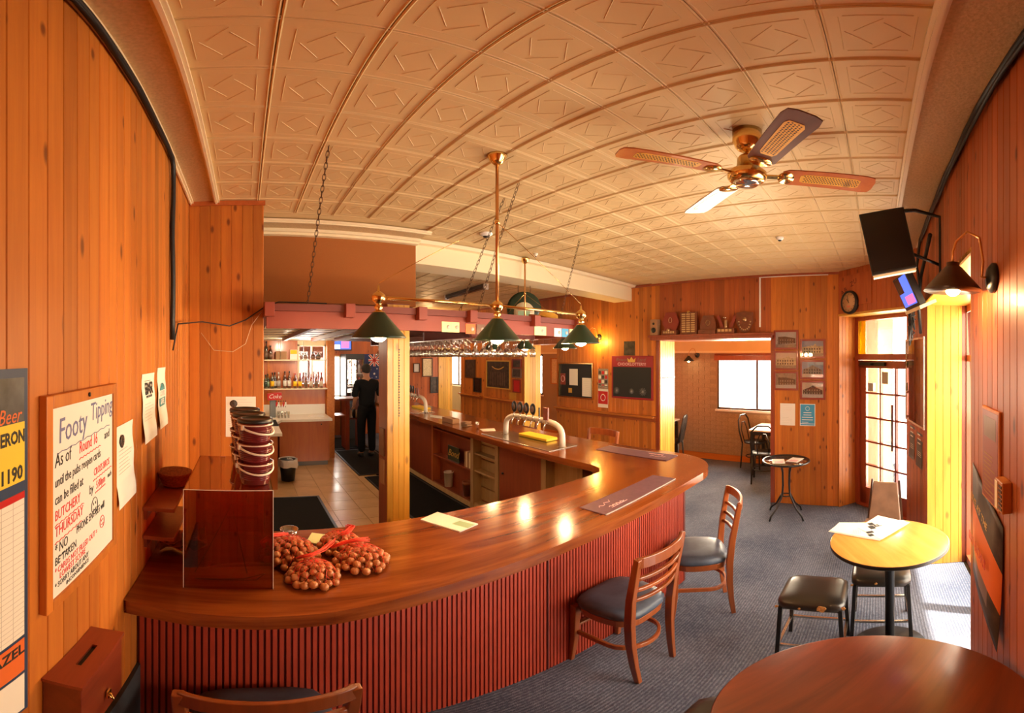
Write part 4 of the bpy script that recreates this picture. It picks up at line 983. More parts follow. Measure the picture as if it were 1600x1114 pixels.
# brown leather chair by the door
lc = empty('leather_chair', (3.22, -.02, 0), 1.35, 'brown leather chair standing in front of the street door', 'chair')
S = MB()
for (y0, z0, y1, z1) in ((-.17, .44, -.20, .80),): S.hexa([(-.14, y0-.015, z0), (.14, y0-.015, z0), (.14, y0+.015, z0), (-.14, y0+.015, z0), (-.105, y1-.012, z1), (.105, y1-.012, z1), (.105, y1+.012, z1), (-.105, y1+.012, z1)])
S.build('backrest', 'hide', lc, bevel=.01, seg=3)
MB().box(-.04, -.20, .50, .04, -.17, .53).build('back_slot', 'dkbrown', lc)
MB().box(-.16, -.18, .40, .16, .16, .45).build('seat', 'hide', lc, bevel=.012, seg=3)
for sx in (-1, 1):
    for sy in (-1, 1): MB().sweep([(sx*.15, sy*.16, 0), (sx*.14, sy*.15, .4)], .024, .024, (1, 0, 0)).build('leg', 'redwood', lc)
    MB().sweep([(sx*.15, -.19, .38), (sx*.115, -.21, .82)], .016, .02, (1, 0, 0)).build('back_post', 'dkbrown', lc)

# ------------------------------------------------------------------ pendants
def shade(t, x, y, z, m='green', r=.113, h=.098):
    s = MB(); s.lathe([(r, 0), (r*.98, .004), (.030, h), (.026, h+.006)], 32, (x, y, z)); o = s.build('lamp_shade', m, t)
    i = MB(); i.lathe([(r-.002, .0005), (.028, h-.002)], 32, (x, y, z)); i.build('shade_lining', 'shadein', o)
    MB().sphere((x, y, z+.006), .032, 16, 8, sc=(1, 1, .7)).build('bulb', 'bulb', o)
    f = MB().lathe([(.026, h), (.026, h+.008), (.016, h+.012), (.011, h+.018), (.018, h+.024), (.018, h+.030), (.011, h+.038), (.014, h+.043), (.027, h+.055), (.030, h+.068), (.027, h+.079), (.014, h+.090), (.006, h+.095), (.004, h+.118), (0, h+.120)], 20, (x, y, z))
    f.build('brass_fitting', 'brass', t); return o
def pendant(cx, cy, ax, label, ztop=CZ, drop=0):
    t = empty('pendant_lamp', (cx, cy, 0), 0 if ax == 'x' else PI/2, label, 'pendant lamp', 'three-lamp brass pendants over the bar')
    zr = 2.14
    MB().lathe([(.006, -.06), (.018, -.055), (.034, -.035), (.045, -.012), (.05, 0), (0, 0)], 22, (0, 0, ztop)).build('ceiling_rose', 'brass', t)
    MB().tube([(0, 0, zr+.02), (0, 0, 2.52), (0, 0, ztop-.05)], .0085, 10).build('drop_rod', 'copper', t)
    MB().lathe([(.011, -.012), (.013, 0), (.011, .012)], 14, (0, 0, 2.56)).build('collar', 'brass', t)
    for s in (-1, 1):
        MB().tube([(0, 0, zr), (s*.585, 0, zr)], .0075, 10).build('cross_rod', 'brass', t)
        MB().tube([(0, 0, 2.56), (s*.585, 0, zr+.06)], .0016, 5).build('stay_wire', 'brass', t)
    for x in (-.585, 0, .585): shade(t, x, 0, zr-.165)
    return t
pendant(1.115, 1.545, 'x', 'large brass pendant with three green shades hanging over the near leg of the bar')
pendant(2.68, 3.22, 'y', 'second brass pendant with three green shades over the far leg of the bar, partly hidden')
for p in ((.53, 1.545), (1.115, 1.545), (1.70, 1.545)): light('POINT', 'lamp_light', (*p, 1.935), 11, LAMP, .035)
for p in ((2.68, 2.635), (2.68, 3.22), (2.68, 3.8)): light('POINT', 'lamp_light', (*p, 1.955), 11, LAMP, .035)
# wall lamp with swan neck
def sconce(label, base, tip, r=.095, m='dkbrown', nrm=(0, 1, 0)):
    t = empty('wall_lamp', base, 0, label, 'wall lamp'); B = Vector(base); Tp = Vector(tip)-B; n = Vector(nrm)
    rot = Vector((0, 0, 1)).rotation_difference(n).to_matrix().to_4x4()
    MB().lathe([(0, 0), (.05, 0), (.05, .01), (.035, .022), (0, .028)], 24, sy=1.0).build('back_plate', 'black', t, rot)
    P = [n*.02, n*.035+Tp*.05, Tp*.12+Vector((0, 0, .05))+n*.02, Tp*.35+Vector((0, 0, .125)), Tp*.65+Vector((0, 0, .135)), Tp*.92+Vector((0, 0, .09)), Tp+Vector((0, 0, .05)), Tp+Vector((0, 0, .0))]
    MB().tube(P, .0045, 8).build('swan_neck', 'copper', t)
    b = MB().lathe([(r, -.085), (r*.98, -.081), (.03, -.005), (.022, .0), (.022, .012), (0, .014)], 32, tuple(Tp)); o = b.build('lamp_shade', m, t)
    MB().lathe([(r-.002, -.0845), (.028, -.008)], 32, tuple(Tp)).build('shade_lining', 'shadein', o)
    MB().sphere((Tp.x, Tp.y, Tp.z-.078), .026, 14, 8).build('bulb', 'bulb', o)
    return t
sconce('dark wall lamp with swan neck beside the window recess', (1.24, YR+.001, 2.155), (1.315, -.248, 2.205), .098)
light('POINT', 'lamp_light', (1.315, -.248, 2.11), 8, LAMP, .035)
sconce('dark wall lamp above the notices on the far wall', (XF-.001, 4.02, 2.20), (XF-.17, 4.10, 2.22), .10, nrm=(-1, 0, 0))
light('POINT', 'lamp_light', (XF-.13, 3.98, 2.12), 9, (1, .6, .12), .035)
sconce('small dark wall lamp on the brick wall beyond the opening', (6.689, 3.22, 1.93), (6.50, 3.30, 1.90), .10, 'black', nrm=(-1, 0, 0))

# ------------------------------------------------------------------ ceiling fan
fan = empty('ceiling_fan', (1.575, .53, 0), 0, 'brass ceiling fan with four cane-panelled timber blades', 'ceiling fan')
MB().lathe([(.0, CZ-.115), (.02, CZ-.115), (.042, CZ-.10), (.052, CZ-.085), (.055, CZ-.07), (.062, CZ-.06), (.062, CZ), (0, CZ)], 30).build('ceiling_cup', 'brass', fan)
MB().tube([(0, 0, 2.74), (0, 0, CZ-.1)], .011, 12).build('down_rod', 'brass', fan)
MB().lathe([(0, 2.665), (.055, 2.665), (.07, 2.672), (.082, 2.69), (.082, 2.71), (.068, 2.725), (.045, 2.735), (.042, 2.785), (.034, 2.80), (0, 2.80)], 36).build('motor_housing', 'brass', fan)
MB().lathe([(0, 2.650), (.045, 2.655), (.058, 2.665), (0, 2.668)], 30).build('switch_cap', 'chrome', fan)
for k, a in enumerate((math.radians(142.0), math.radians(-145.0+2), math.radians(-69), math.radians(50))):
    bl = empty('blade', label=None); bl.parent = fan
    bl.matrix_local = R(a, 'Z') @ T((0, 0, 2.70)) @ R(-.17, 'X')
    out_ = [(.145, -.04), (.17, -.056), (.50, -.066), (.535, -.058), (.545, -.03), (.545, .03), (.535, .058), (.50, .066), (.17, .056), (.145, .04)]
    MB().prism(out_, -.003, .003).build('blade_board', ('cabwood', 'dkwoodblade', 'cabwood', 'white')[k], bl)
    MB().prism([(.22, -.022), (.24, -.032), (.46, -.036), (.48, -.026), (.48, .026), (.46, .036), (.24, .032), (.22, .022)], -.0042, .0042).build('cane_panel', 'wicker' if False else 'pine_lit_pale', bl)
    hb = MB()
    for i in range(20):
        for j in range(5): hb.box(.235+i*.012+(.006 if j % 2 else 0), -.026+j*.011, -.0048, .241+i*.012+(.006 if j % 2 else 0), -.020+j*.011, -.0041)
    hb.build('cane_holes', 'dkbrown', bl)
    MB().box(.06, -.012, -.006, .15, .012, .002).lathe([(0, -.007), (.035, -.007), (.035, -.003), (0, -.003)], 16, (.16, 0, 0), sy=1.3).build('blade_iron', 'brass', bl)

# ------------------------------------------------------------------ hung television, small television, cables on the right wall
tv = empty('television', (2.23, -.05, 2.555), 0, 'large black television hung high on its bracket below the ceiling', 'television')
mt = R(-PI/2, 'Z') @ R(PI/2, 'X')   # local x right (-y), local y up
rl = Matrix(((0, 0, -1, 0), (-1, 0, 0, 0), (0, 1, 0, 0), (0, 0, 0, 1))) @ R(.20, 'Z')
tv.matrix_world = T((2.23, -.055, 2.555)) @ rl
MB().box(-.125, -.185, 0, .125, .185, .03).build('casing', 'black', tv, bevel=.004)
MB().box(-.118, -.17, .029, .118, .178, .031).build('screen', 'offscreen', tv)
MB().box(-.105, -.15, -.10, .105, .16, 0).build('rear_housing', 'black', tv, bevel=.008)
MB().box(-.12, -.199, -.03, .12, -.186, .02).build('lit_underside', 'cream', tv)  # light on the underside of the black casing, put in as cream
bk = MB().tube([(2.33, -.10, 2.78), (2.36, -.22, 2.80), (2.36, -.37, 2.76), (2.34, -.37, 2.40)], .013, 8).tube([(2.36, -.37, 2.45), (2.3, -.2, 2.5)], .01, 6)
tag(bk.build('wall_bracket', 'blackmetal'), 'black steel bracket holding the large television to the right wall', 'bracket')
tv2 = empty('television', (2.95, -.2, 2.35), 0, 'small lit television showing blue under the large black one', 'television')
_n = Vector((-.16, .88, -.42)).normalized(); _r = Vector((-_n.y, _n.x, 0)).normalized(); _u = _n.cross(_r)
tv2.matrix_world = Matrix(((_r.x, _u.x, _n.x, 2.92), (_r.y, _u.y, _n.y, -.20), (_r.z, _u.z, _n.z, 2.37), (0, 0, 0, 1)))
MB().box(-.19, -.13, -.05, .19, .13, 0).build('casing', 'black', tv2, bevel=.004)
MB().box(-.165, -.105, 0, .165, .115, .001).build('screen', 'tvscreen', tv2)
MB().box(-.165, .0, .001, -.02, .115, .0015).build('picture', 'offscreen', tv2); MB().box(-.06, -.095, .001, .15, -.03, .0015).build('picture', 'tvpink', tv2)
MB().box(-.20, -.155, -.12, .20, -.131, .01).build('lit_bottom', 'cream', tv2)  # cream slab stands for light falling on the bottom of the set
cb = MB()
for off, rr in ((0, .013), (.03, .008), (-.016, .007)):
    cb.tube([(-.2+.16*k, YR+.02, 2.905-off+.006*math.sin(k*1.4+off*80)) for k in range(23)]+[(3.5, -.34, 2.7), (3.42, -.36, 2.5)], rr, 7)
tag(cb.build('cable_bundle', 'wire'), 'black cable bundle along the top of the right wall', 'cable')
cb = MB()
rd = random.Random(5)
for k in range(9):
    z0 = rd.uniform(2.1, 2.5); cb.tube([(3.2+rd.uniform(0, .15), -.28+rd.uniform(-.03, .03), z0+rd.uniform(-.14, .14)) for i in range(7)], .006, 5)
cb.tube([(2.6, -.34, 2.72), (2.8, -.34, 2.65), (3.0, -.32, 2.5), (3.15, -.32, 2.3), (3.38, -.36, 2.1)], .014, 6)
tag(cb.build('tangled_cables', 'wire'), 'tangle of black cables behind the small television', 'cable')

# clock and sign over the street door
ck = empty('wall_clock', mw=T((*spl(.235, .0), 2.53)) @ fr('S', 0, 0).to_3x3().to_4x4()); tag(ck, 'round black-rimmed clock with tan face above the street door', 'clock')
MB().lathe([(0, 0), (.135, 0), (.14, .02), (.135, .05), (.118, .05), (.112, .04), (0, .04)], 36).build('rim', 'black', ck)
MB().lathe([(0, .04), (.113, .04), (.113, .0415), (0, .0415)], 36).build('dial', 'clockface', ck)
hb = MB()
for k in range(12): a = PI/6*k; hb.box(-.003, .088, 0, .003, .104, .001); 
for k in range(12):
    o = MB().box(-.003, .088, 0, .003, .104, .001).build('hour_mark', 'dkbrown', ck, R(PI/6*k, 'Z') @ T((0, 0, .042)))
MB().box(-.004, -.01, 0, .004, .055, .001).build('hour_hand', 'black', ck, R(.7, 'Z') @ T((0, 0, .043))); MB().box(-.003, -.01, 0, .003, .085, .001).build('minute_hand', 'black', ck, R(.25, 'Z') @ T((0, 0, .0445)))
text('lettering', 'BAR', .03, 'redink', ck, T((0, -.05, .0425)), depth=.0003)
sg = empty('arched_sign', mw=T((*spl(.20, .001), 2.66)) @ fr('S', 0, 0).to_3x3().to_4x4()); tag(sg, 'pale reddish timber sign behind the clock with worn red letters', 'sign')
MB().box(-.17, -.17, 0, .38, .20, .010).build('sign_board', 'pine_red', sg, bevel=.003)
for k, ch in enumerate('AB ZU'): text('letter', ch, .085, 'redgroove', sg, T((-.11+.055*k, -.0+.028*k, .0105)) @ R(.45-.06*k, 'Z'), depth=.0004)

# notice case and small notices on the pillar
nc = wallthing('notice_case', 'P', .37, 1.67, 'aluminium-framed notice case on the pillar right of the street door', 'notice board')
for (x0, y0, x1, y1) in ((-.33, -.40, -.31, .40), (.31, -.40, .33, .40), (-.31, .38, .31, .40), (-.31, -.40, .31, -.38)): rect('frame_rail', x0, y0, x1, y1, 0, .022, 'steel', nc)
rect('backing', -.31, -.38, .31, .38, .002, .005, 'hide', nc); rect('paper', -.27, .12, -.14, .36, .005, .007, 'cream', nc); rect('paper', -.06, -.10, .24, .30, .005, .007, 'kraft', nc); lines(nc, -.04, .22, -.05, .26, 12, .0071, 'ink')
rect('case_glass', -.31, -.38, .31, .38, .016, .018, 'pictureglass', nc)
for (a, z, nm) in ((.24, 1.07, 'left'), (.50, 1.05, 'right')):
    p = curly('small_poster', 'P', a, z, .19, .32, 'small black and white poster below the notice case, %s of the pair' % nm, 'poster', 'black'); lines(p, -.06, .07, .02, .14, 4, .004, 'paper', 3, .012); lines(p, -.06, .07, -.13, -.02, 7, .006, 'paper', 5, .004)
# posters on the near right wall
ps = wallthing('framed_print', 'R', 1.26, 1.60, 'pale-edged reddish framed print above the large poster on the right wall', 'picture')
rect('frame', -.10, -.20, .10, .13, 0, .010, 'pine', ps, bevel=.003); rect('print', -.09, -.19, .09, .12, .0101, .011, 'maroonframe', ps); rect('print_band', -.07, .03, .07, .10, .0111, .0115, 'hide', ps); lines(ps, -.07, .07, -.17, -.03, 10, .0111, 'kraft', 9, .006)

pp = empty('poster', label='large curling dark poster hanging off the right wall', cat='poster', mw=fr('R', 1.325, 1.15, .002))
b = MB(); n = 12; vs = []
for j in range(n+1):
    f = j/n
    for i in range(5):
        g = i/4; x = -.19+.38*g; ytop = .33-.12*g; ybot = -.16-.16*g*g-(.0); y = ybot+(ytop-ybot)*f
        z = .004+.022*math.sin(PI*g)*(.5+.5*math.sin(f*5))+.02*(1-f)**2*(g)
        vs.append((x, y, z))
b.add(vs, [(j*5+i, j*5+i+1, (j+1)*5+i+1, (j+1)*5+i) for j in range(n) for i in range(4)], 0, True)
me_o = b.build('sheet', ['artdark', 'calorange', 'hide'], pp)
for p_ in me_o.data.polygons:
    r_ = p_.index//4; p_.material_index = 1 if 4 <= r_ <= 7 else (2 if r_ in (2, 3) and p_.index % 4 in (1, 2) else 0)
sm = me_o.modifiers.new('s', 'SOLIDIFY'); sm.thickness = .0015
text('lettering', 'LIVE AT THE', .04, 'gold', pp, T((0, .20, .030)) @ R(-.25, 'Z'), depth=.0004); text('lettering', 'SENIORS', .06, 'signred', pp, T((-.02, .03, .032)) @ R(-.15, 'Z'), depth=.0004, bold=.001)
sw = wallthing('thermostat', 'R', 1.10, 1.485, 'small cream and brown thermostat box on the right wall', 'thermostat')
rect('housing', -.035, -.05, .035, .05, 0, .03, 'pine', sw, bevel=.003); rect('vent_panel', -.03, -.045, -.005, .045, .03, .033, 'cream', sw)
for k in range(6): rect('vent_slot', .002, -.04+k*.014, .03, -.032+k*.014, .03, .032, 'dkbrown', sw)

# ------------------------------------------------------------------ far wall pictures, notices and shelf
def picture(a, z, w_, h_, label, sky='photo_sky', fac='photo_dark', grd='photo_mid', style=0, cat='picture', group=None):
    t = wallthing('framed_picture', 'F', a, z, label, cat, group)
    f = .024
    for (x0, y0, x1, y1) in ((-w_/2, -h_/2, -w_/2+f, h_/2), (w_/2-f, -h_/2, w_/2, h_/2), (-w_/2+f, h_/2-f, w_/2-f, h_/2), (-w_/2+f, -h_/2, w_/2-f, -h_/2+f)):
        rect('frame_rail', x0, y0, x1, y1, 0, .02, 'maroonframe', t, bevel=.002)
    iw, ih = w_-2*f, h_-2*f; rect('photo', -iw/2, -ih/2, iw/2, ih/2, .004, .008, sky, t)
    rect('photo_ground', -iw/2, -ih/2, iw/2, -ih/2+ih*.22, .0081, .0086, grd, t)
    b = MB(); rd = random.Random(int(a*100+z*37))
    if style == 0:   # long verandah building in perspective
        b.prism([(-iw*.38, -ih*.28), (iw*.45, -ih*.22), (iw*.45, ih*.10), (-iw*.05, ih*.22), (-iw*.38, ih*.20)], .0086, .009)
    elif style == 1: # two storey facade with arches
        b.prism([(-iw*.5, -ih*.30), (iw*.5, -ih*.30), (iw*.5, ih*.16), (iw*.2, ih*.16), (iw*.12, ih*.34), (0, ih*.2), (-iw*.5, ih*.10)], .0086, .009)
    else:            # hipped roof
        b.prism([(-iw*.46, -ih*.28), (iw*.46, -ih*.28), (iw*.46, -ih*.02), (iw*.12, ih*.2), (0, ih*.30), (-iw*.14, ih*.18), (-iw*.46, 0)], .0086, .009)
    b.build('photo_building', fac, t)
    d = MB()
    for i in range(7):
        for j in range(2): d.box(-iw*.42+i*iw*.12, -ih*.26+j*ih*.19, .009, -iw*.42+i*iw*.12+iw*.06, -ih*.26+j*ih*.19+ih*.11, .0093)
    d.build('photo_windows', 'photo_dark' if fac != 'photo_dark' else 'photo_mid', t)
    rect('picture_glass', -iw/2, -ih/2, iw/2, ih/2, .011, .0115, 'pictureglass', t); return t
G = 'framed building photographs beside the opening'
picture(1.125, 2.105, .31, .24, 'framed photo of a dark verandah building, top of the left column', style=0, group=G)
picture(1.125, 1.85, .31, .24, 'framed photo of a pale two-storey building, middle of the left column', 'photo_sepia', 'photo_cream', 'photo_mid', 1, group=G)
picture(1.125, 1.60, .31, .235, 'framed dark street photo, bottom of the left column', 'photo_mid', 'photo_dark', 'photo_sky', 0, group=G)
picture(.79, 1.995, .31, .235, 'framed photo of a cream building under blue sky, top of the right column', 'photo_blue', 'photo_cream', 'photo_mid', 1, group=G)
picture(.79, 1.74, .31, .235, 'framed photo of a domed building, middle of the right column', 'photo_blue', 'photo_mid', 'photo_sepia', 2, group=G)
picture(.79, 1.49, .31, .235, 'framed sepia photo of a hip-roofed hotel, bottom of the right column', 'photo_sepia', 'photo_dark', 'photo_sky', 2, group=G)
p = curly('white_certificate', 'F', 1.105, 1.18, .19, .275, 'white printed notice under the framed photos', 'notice', curl=.002); lines(p, -.06, .06, .06, .11, 3, .0045, 'matprint'); lines(p, -.07, .07, -.1, -.04, 4, .0045)
p = curly('blue_poster', 'F', .855, 1.18, .19, .275, 'blue notice right of the white one under the framed photos', 'notice', 'white', curl=.002)
rect('blue_print', -.088, -.13, .088, .13, .0045, .005, 'bluepaper', p); lines(p, -.05, .05, .0, .03, 2, .0051, 'white', 2, .008); lines(p, -.07, .07, -.09, -.03, 3, .0051, 'white', 2, .006); MB().tube([(.025*math.cos(2*PI*i/16), .08+.025*math.sin(2*PI*i/16), .0055) for i in range(16)], .002, 4, closed=True).build('emblem', 'white', p)
# shelf with trophies
sh = empty('trophy_shelf', (XF, 2.15, 2.165), 0, 'long red timber shelf over the wide opening', 'shelf')
MB().box(-.14, -.88, 0, .0, .88, .028).build('shelf_board', 'redwood', sh, bevel=.003); MB().box(-.12, -.86, -.04, -.0, .86, .0).build('apron', 'redwood', sh)
ZS = 2.194
def shelfthing(name, y, label, cat='trophy'): return empty(name, mw=frame((XF-.075, y), (0, -1, 0), ZS), label=label, cat=cat, group='trophies over the opening' if cat == 'trophy' else None)
t = shelfthing('small_speaker', 2.945, 'small upright loudspeaker at the left end of the trophy shelf', 'speaker'); MB().box(-.055, 0, -.05, .055, .22, .05).build('cabinet', 'kraft', t, bevel=.004)
MB().lathe([(0, 0), (.038, 0), (.036, .006), (0, .002)], 20, (0, .07, .0505)).build('woofer', 'black', t); MB().lathe([(0, 0), (.018, 0), (.016, .005), (0, .002)], 16, (0, .16, .0505)).build('tweeter', 'black', t)
def base(t, w_, h_=.06, n=5):
    MB().box(-w_/2, 0, -.05, w_/2, h_, .05).build('plinth', 'trophywood', t, bevel=.004)
    for k in range(n): rect('plaque', -w_/2+.02+k*(w_-.04)/n, h_*.35, -w_/2+.02+(k+.75)*(w_-.04)/n, h_*.8, .05, .052, 'plaque', t)
t = shelfthing('hexagon_trophy', 2.70, 'trophy with hexagonal timber back and round crest, first after the speaker'); base(t, .22)
MB().prism([(-.08, .06), (.08, .06), (.13, .18), (.07, .31), (-.07, .31), (-.13, .18)], -.015, .01).build('backboard', 'maroonframe', t, bevel=.004); MB().tube([(.025*math.cos(2*PI*i/16), .20+.035*math.sin(2*PI*i/16), .013) for i in range(16)], .004, 5, closed=True).build('crest', 'plaque', t)
MB().lathe([(.02, 0), (.012, .02), (.02, .05)], 12, (0, .06, .03)).build('figure', 'plaque', t)
t = shelfthing('honour_board', 2.43, 'dark honour board covered with rows of small plaques'); MB().box(-.125, 0, -.03, .125, .30, .0).build('board', 'trophywood', t, bevel=.004)
for i in range(3):
    for j in range(9): rect('plaque', -.10+i*.07, .03+j*.029, -.045+i*.07, .048+j*.029, 0, .003, 'plaque', t)
MB().lathe([(.02, 0), (.008, .015), (.015, .03), (0, .04)], 12, (0, .30, -.015)).build('finial', 'gold', t)
t = shelfthing('arched_trophy', 2.14, 'dark timber trophy with an oval medallion, middle of the shelf'); base(t, .24, .055, 0)
MB().prism([(-.11, .055), (.11, .055), (.11, .15), (.07, .24), (-.07, .24), (-.11, .15)], -.015, .012).build('backboard', 'trophywood', t, bevel=.004); MB().tube([(.028*math.cos(2*PI*i/18), .145+.034*math.sin(2*PI*i/18), .015) for i in range(18)], .004, 5, closed=True).build('medallion', 'plaque', t)
t = shelfthing('figure_trophy', 1.885, 'trophy with two wing-shaped boards and a silver figure'); base(t, .24, .065, 4)
for s in (-1, 1): MB().prism([(s*.03, .065), (s*.07, .065), (s*.14, .22), (s*.10, .235)][::s], -.02, .0).build('wing_board', 'maroonframe', t, bevel=.003)
MB().lathe([(.025, 0), (.018, .03), (.02, .10), (.008, .11)], 12).build('figure_column', 'plaque', t, T((0, .065, .02)) @ R(-PI/2, 'X')); MB().sphere((-.02, .20, .02), .022, 8, 5, sc=(1.3, .7, .7)).build('figure', 'chrome', t)
t = shelfthing('shield_trophy', 1.64, 'dark shield trophy with little shields at the right end of the shelf')
MB().prism([(-.11, .26), (-.11, .13), (-.06, .03), (0, 0), (.06, .03), (.11, .13), (.11, .26), (0, .275)], -.015, .01).build('shield_board', 'trophywood', t, bevel=.004)
for k in range(10): a = PI*1.05+PI*.9*k/9; MB().lathe([(0, 0), (.011, 0), (.011, .003), (0, .003)], 6, (.08*math.cos(a), .16+.12*math.sin(a), .011)).build('small_shield', 'plaque', t)
MB().lathe([(0, 0), (.03, 0), (.03, .004), (0, .004)], 8, (0, .17, .011)).build('crest', 'plaque', t)
# dado shelf rails
for (a0, a1, z, nm) in ((2.97, 4.95, 1.02, 'nearer'), (5.86, 7.10, 1.02, 'farther'), (7.25, 8.15, 1.02, 'farthest')):
    o = empty('drink_rail', (XF, (a0+a1)/2, z), 0, '%s narrow timber drink rail on the far wall' % nm, 'rail'); hl = (a1-a0)/2
    MB().box(-.10, -hl, 0, 0, hl, .03).build('rail_board', 'pine', o, bevel=.006); MB().box(-.04, -hl, -.05, 0, hl, 0).build('rail_support', 'pine_red', o)
    pgs = MB()
# blackboard with a maroon header
bb = wallthing('blackboard', 'F', 3.39, 1.59, 'blackboard with maroon crowned header on the far wall', 'blackboard')
MB().box(-.37, -.32, 0, .37, .32, .02).build('panel', 'boardred', bb, bevel=.008); rect('slate', -.34, -.29, .34, .155, .02, .022, 'blackboard', bb)
text('lettering', 'CHOOKLOTTERY!', .062, 'matprint', bb, T((0, .195, .021)), depth=.0004, bold=.001)
text('lettering', 'Bowens', .075, 'hide', bb, T((-.17, .262, .021)), depth=.0004, shear=.35); text('lettering', 'Land', .075, 'hide', bb, T((.17, .262, .021)), depth=.0004, shear=.35)
cr = MB().prism([(-.06, 0), (.06, 0), (.075, .065), (.035, .035), (0, .08), (-.035, .035), (-.075, .065)], .0, .002); cr.build('crown', 'gold', bb, T((0, .225, .021)))
for (x, r_) in ((-.27, .05), (.0, .04), (.2, .06)):
    b = MB()
    for k in range(6): a = PI*k/6; b.tube([(x-r_*math.cos(a), -.20-r_*math.sin(a), .0235), (x+r_*math.cos(a), -.20+r_*math.sin(a), .0235)], .0018, 4)
    b.build('chalk_drawing', 'greyink', bb)
p = curly('small_photo', 'F', 3.44, 2.02, .20, .21, 'small dark photo directly above the blackboard', 'photo', 'artdark', curl=.002)
# glazed notice board
nb2 = wallthing('notice_board', 'F', 4.52, 1.505, 'brass-framed black notice board with pinned papers on the far wall', 'notice board'); W_, H_ = .78, .58
for (x0, y0, x1, y1) in ((-W_/2, -H_/2, -W_/2+.02, H_/2), (W_/2-.02, -H_/2, W_/2, H_/2), (-W_/2+.02, H_/2-.02, W_/2-.02, H_/2), (-W_/2+.02, -H_/2, W_/2-.02, -H_/2+.02)): rect('frame_rail', x0, y0, x1, y1, 0, .03, 'brass', nb2)
rect('felt', -W_/2+.02, -H_/2+.02, W_/2-.02, H_/2-.02, .004, .008, 'black', nb2)
rect('pinned_paper', -.14, -.08, .05, .19, .008, .010, 'paper', nb2); rect('pinned_paper', .15, -.25, .35, .05, .008, .010, 'paper', nb2); lines(nb2, .17, .33, -.22, .02, 9, .0101)
rect('pinned_card', -.35, -.08, -.23, .11, .008, .010, 'maroonframe', nb2); MB().tube([(-.29+.04*math.cos(2*PI*i/16), .02+.05*math.sin(2*PI*i/16), .012) for i in range(16)], .005, 4, closed=True).build('logo_ring', 'matprint', nb2); rect('pinned_card', -.16, -.21, -.08, -.13, .008, .010, 'gold', nb2)
p = curly('card_grid', 'F', 3.94, 1.555, .20, .31, 'sheet of small coloured photos between notice board and blackboard', 'notice', 'photo_mid', curl=.002)
for i in range(3):
    for j in range(4): rect('small_print', -.09+i*.063, -.14+j*.07, -.09+i*.063+.05, -.14+j*.07+.05, .004, .0045, ('photo_dark', 'signred', 'paper')[(i+j) % 3], p)
p = curly('red_notice', 'F', 3.94, 1.25, .20, .29, 'red and white notice below the sheet of small photos', 'notice', 'paper', curl=.002); rect('red_print', -.095, -.09, .095, .11, .004, .0045, 'signred', p)
MB().tube([(.045*math.cos(2*PI*i/16), .01+.05*math.sin(2*PI*i/16), .005) for i in range(16)], .005, 4, closed=True).build('ring_print', 'paper', p)
# farther pictures
def simple_pic(wk, a, z, w_, h_, fm, am, label, cat='picture'):
    t = wallthing('framed_picture', wk, a, z, label, cat); f = .022
    for (x0, y0, x1, y1) in ((-w_/2, -h_/2, -w_/2+f, h_/2), (w_/2-f, -h_/2, w_/2, h_/2), (-w_/2+f, h_/2-f, w_/2-f, h_/2), (-w_/2+f, -h_/2, w_/2-f, -h_/2+f)): rect('frame_rail', x0, y0, x1, y1, 0, .025, fm, t)
    rect('picture_panel', -w_/2+f, -h_/2+f, w_/2-f, h_/2-f, .004, .01, am, t); return t
t = simple_pic('F', 6.68, 1.53, .82, .58, 'gold', 'artdark', 'gold-framed dark etched picture of a bull head between the pine posts')
text('lettering', 'BRISBANE BRONCOS', .05, 'matprint', t, T((0, .22, .0105)), depth=.0004) if False else None
MB().tube([(-.2, .16, .012), (-.1, .12, .012), (0, .11, .012), (.1, .12, .012), (.2, .16, .012)], .01, 5).build('horn_drawing', 'gold', t)
for k in range(9): rect('etched_strand', -.26+k*.06, -.22, -.25+k*.06, .05, .0101, .0105, 'hide', t)
simple_pic('F', 6.06, 1.76, .28, .18, 'maroonframe', 'artdark', 'topmost of three small frames right of the etched picture')
simple_pic('F', 6.06, 1.58, .28, .19, 'hide', 'photo_dark', 'second of three small frames right of the etched picture')
simple_pic('F', 6.06, 1.33, .24, .26, 'maroonframe', 'signred', 'lowest of three small frames right of the etched picture, red')
simple_pic('F', 7.75, 1.62, .42, .42, 'dkbrown', 'artdark', 'dark framed picture left of the etched picture'); simple_pic('F', 7.45, 1.27, .30, .32, 'black', 'offscreen', 'black panel below and left of the etched picture')
p = curly('tan_card', 'F', 6.20, 1.12, .22, .16, 'tan card standing on the farther drink rail', 'card', 'pine_lit_pale', curl=.002)
simple_pic('E', 4.22, 1.61, .18, .24, 'dkbrown', 'photo_sky', 'small pale picture, leftmost beyond the pine post'); simple_pic('E', 4.53, 1.62, .30, .48, 'dkbrown', 'photo_cream', 'pale green tall picture beyond the pine post'); simple_pic('E', 4.72, 1.16, .22, .42, 'black', 'artdark', 'dark tall picture next to the far pine jamb')
simple_pic('B', 6.94, 1.55, .24, .62, 'pine', 'photo_cream', 'tall framed picture on the brick wall seen through the second opening')
# small hook rail across the bright jamb
hr = empty('hook_rail', (4.95, 2.915, 1.60), 0, 'short dark hook rail across the bright jamb of the opening', 'hook rail')
MB().box(-.09, -.012, -.012, .32, -.002, .0).build('rail_board', 'dkbrown', hr)
for k in range(6): MB().tube([(-.06+k*.06, -.01, -.004), (-.06+k*.06, -.035, -.01), (-.06+k*.06, -.04, .008)], .004, 6).build('hook', 'dkbrown', hr)
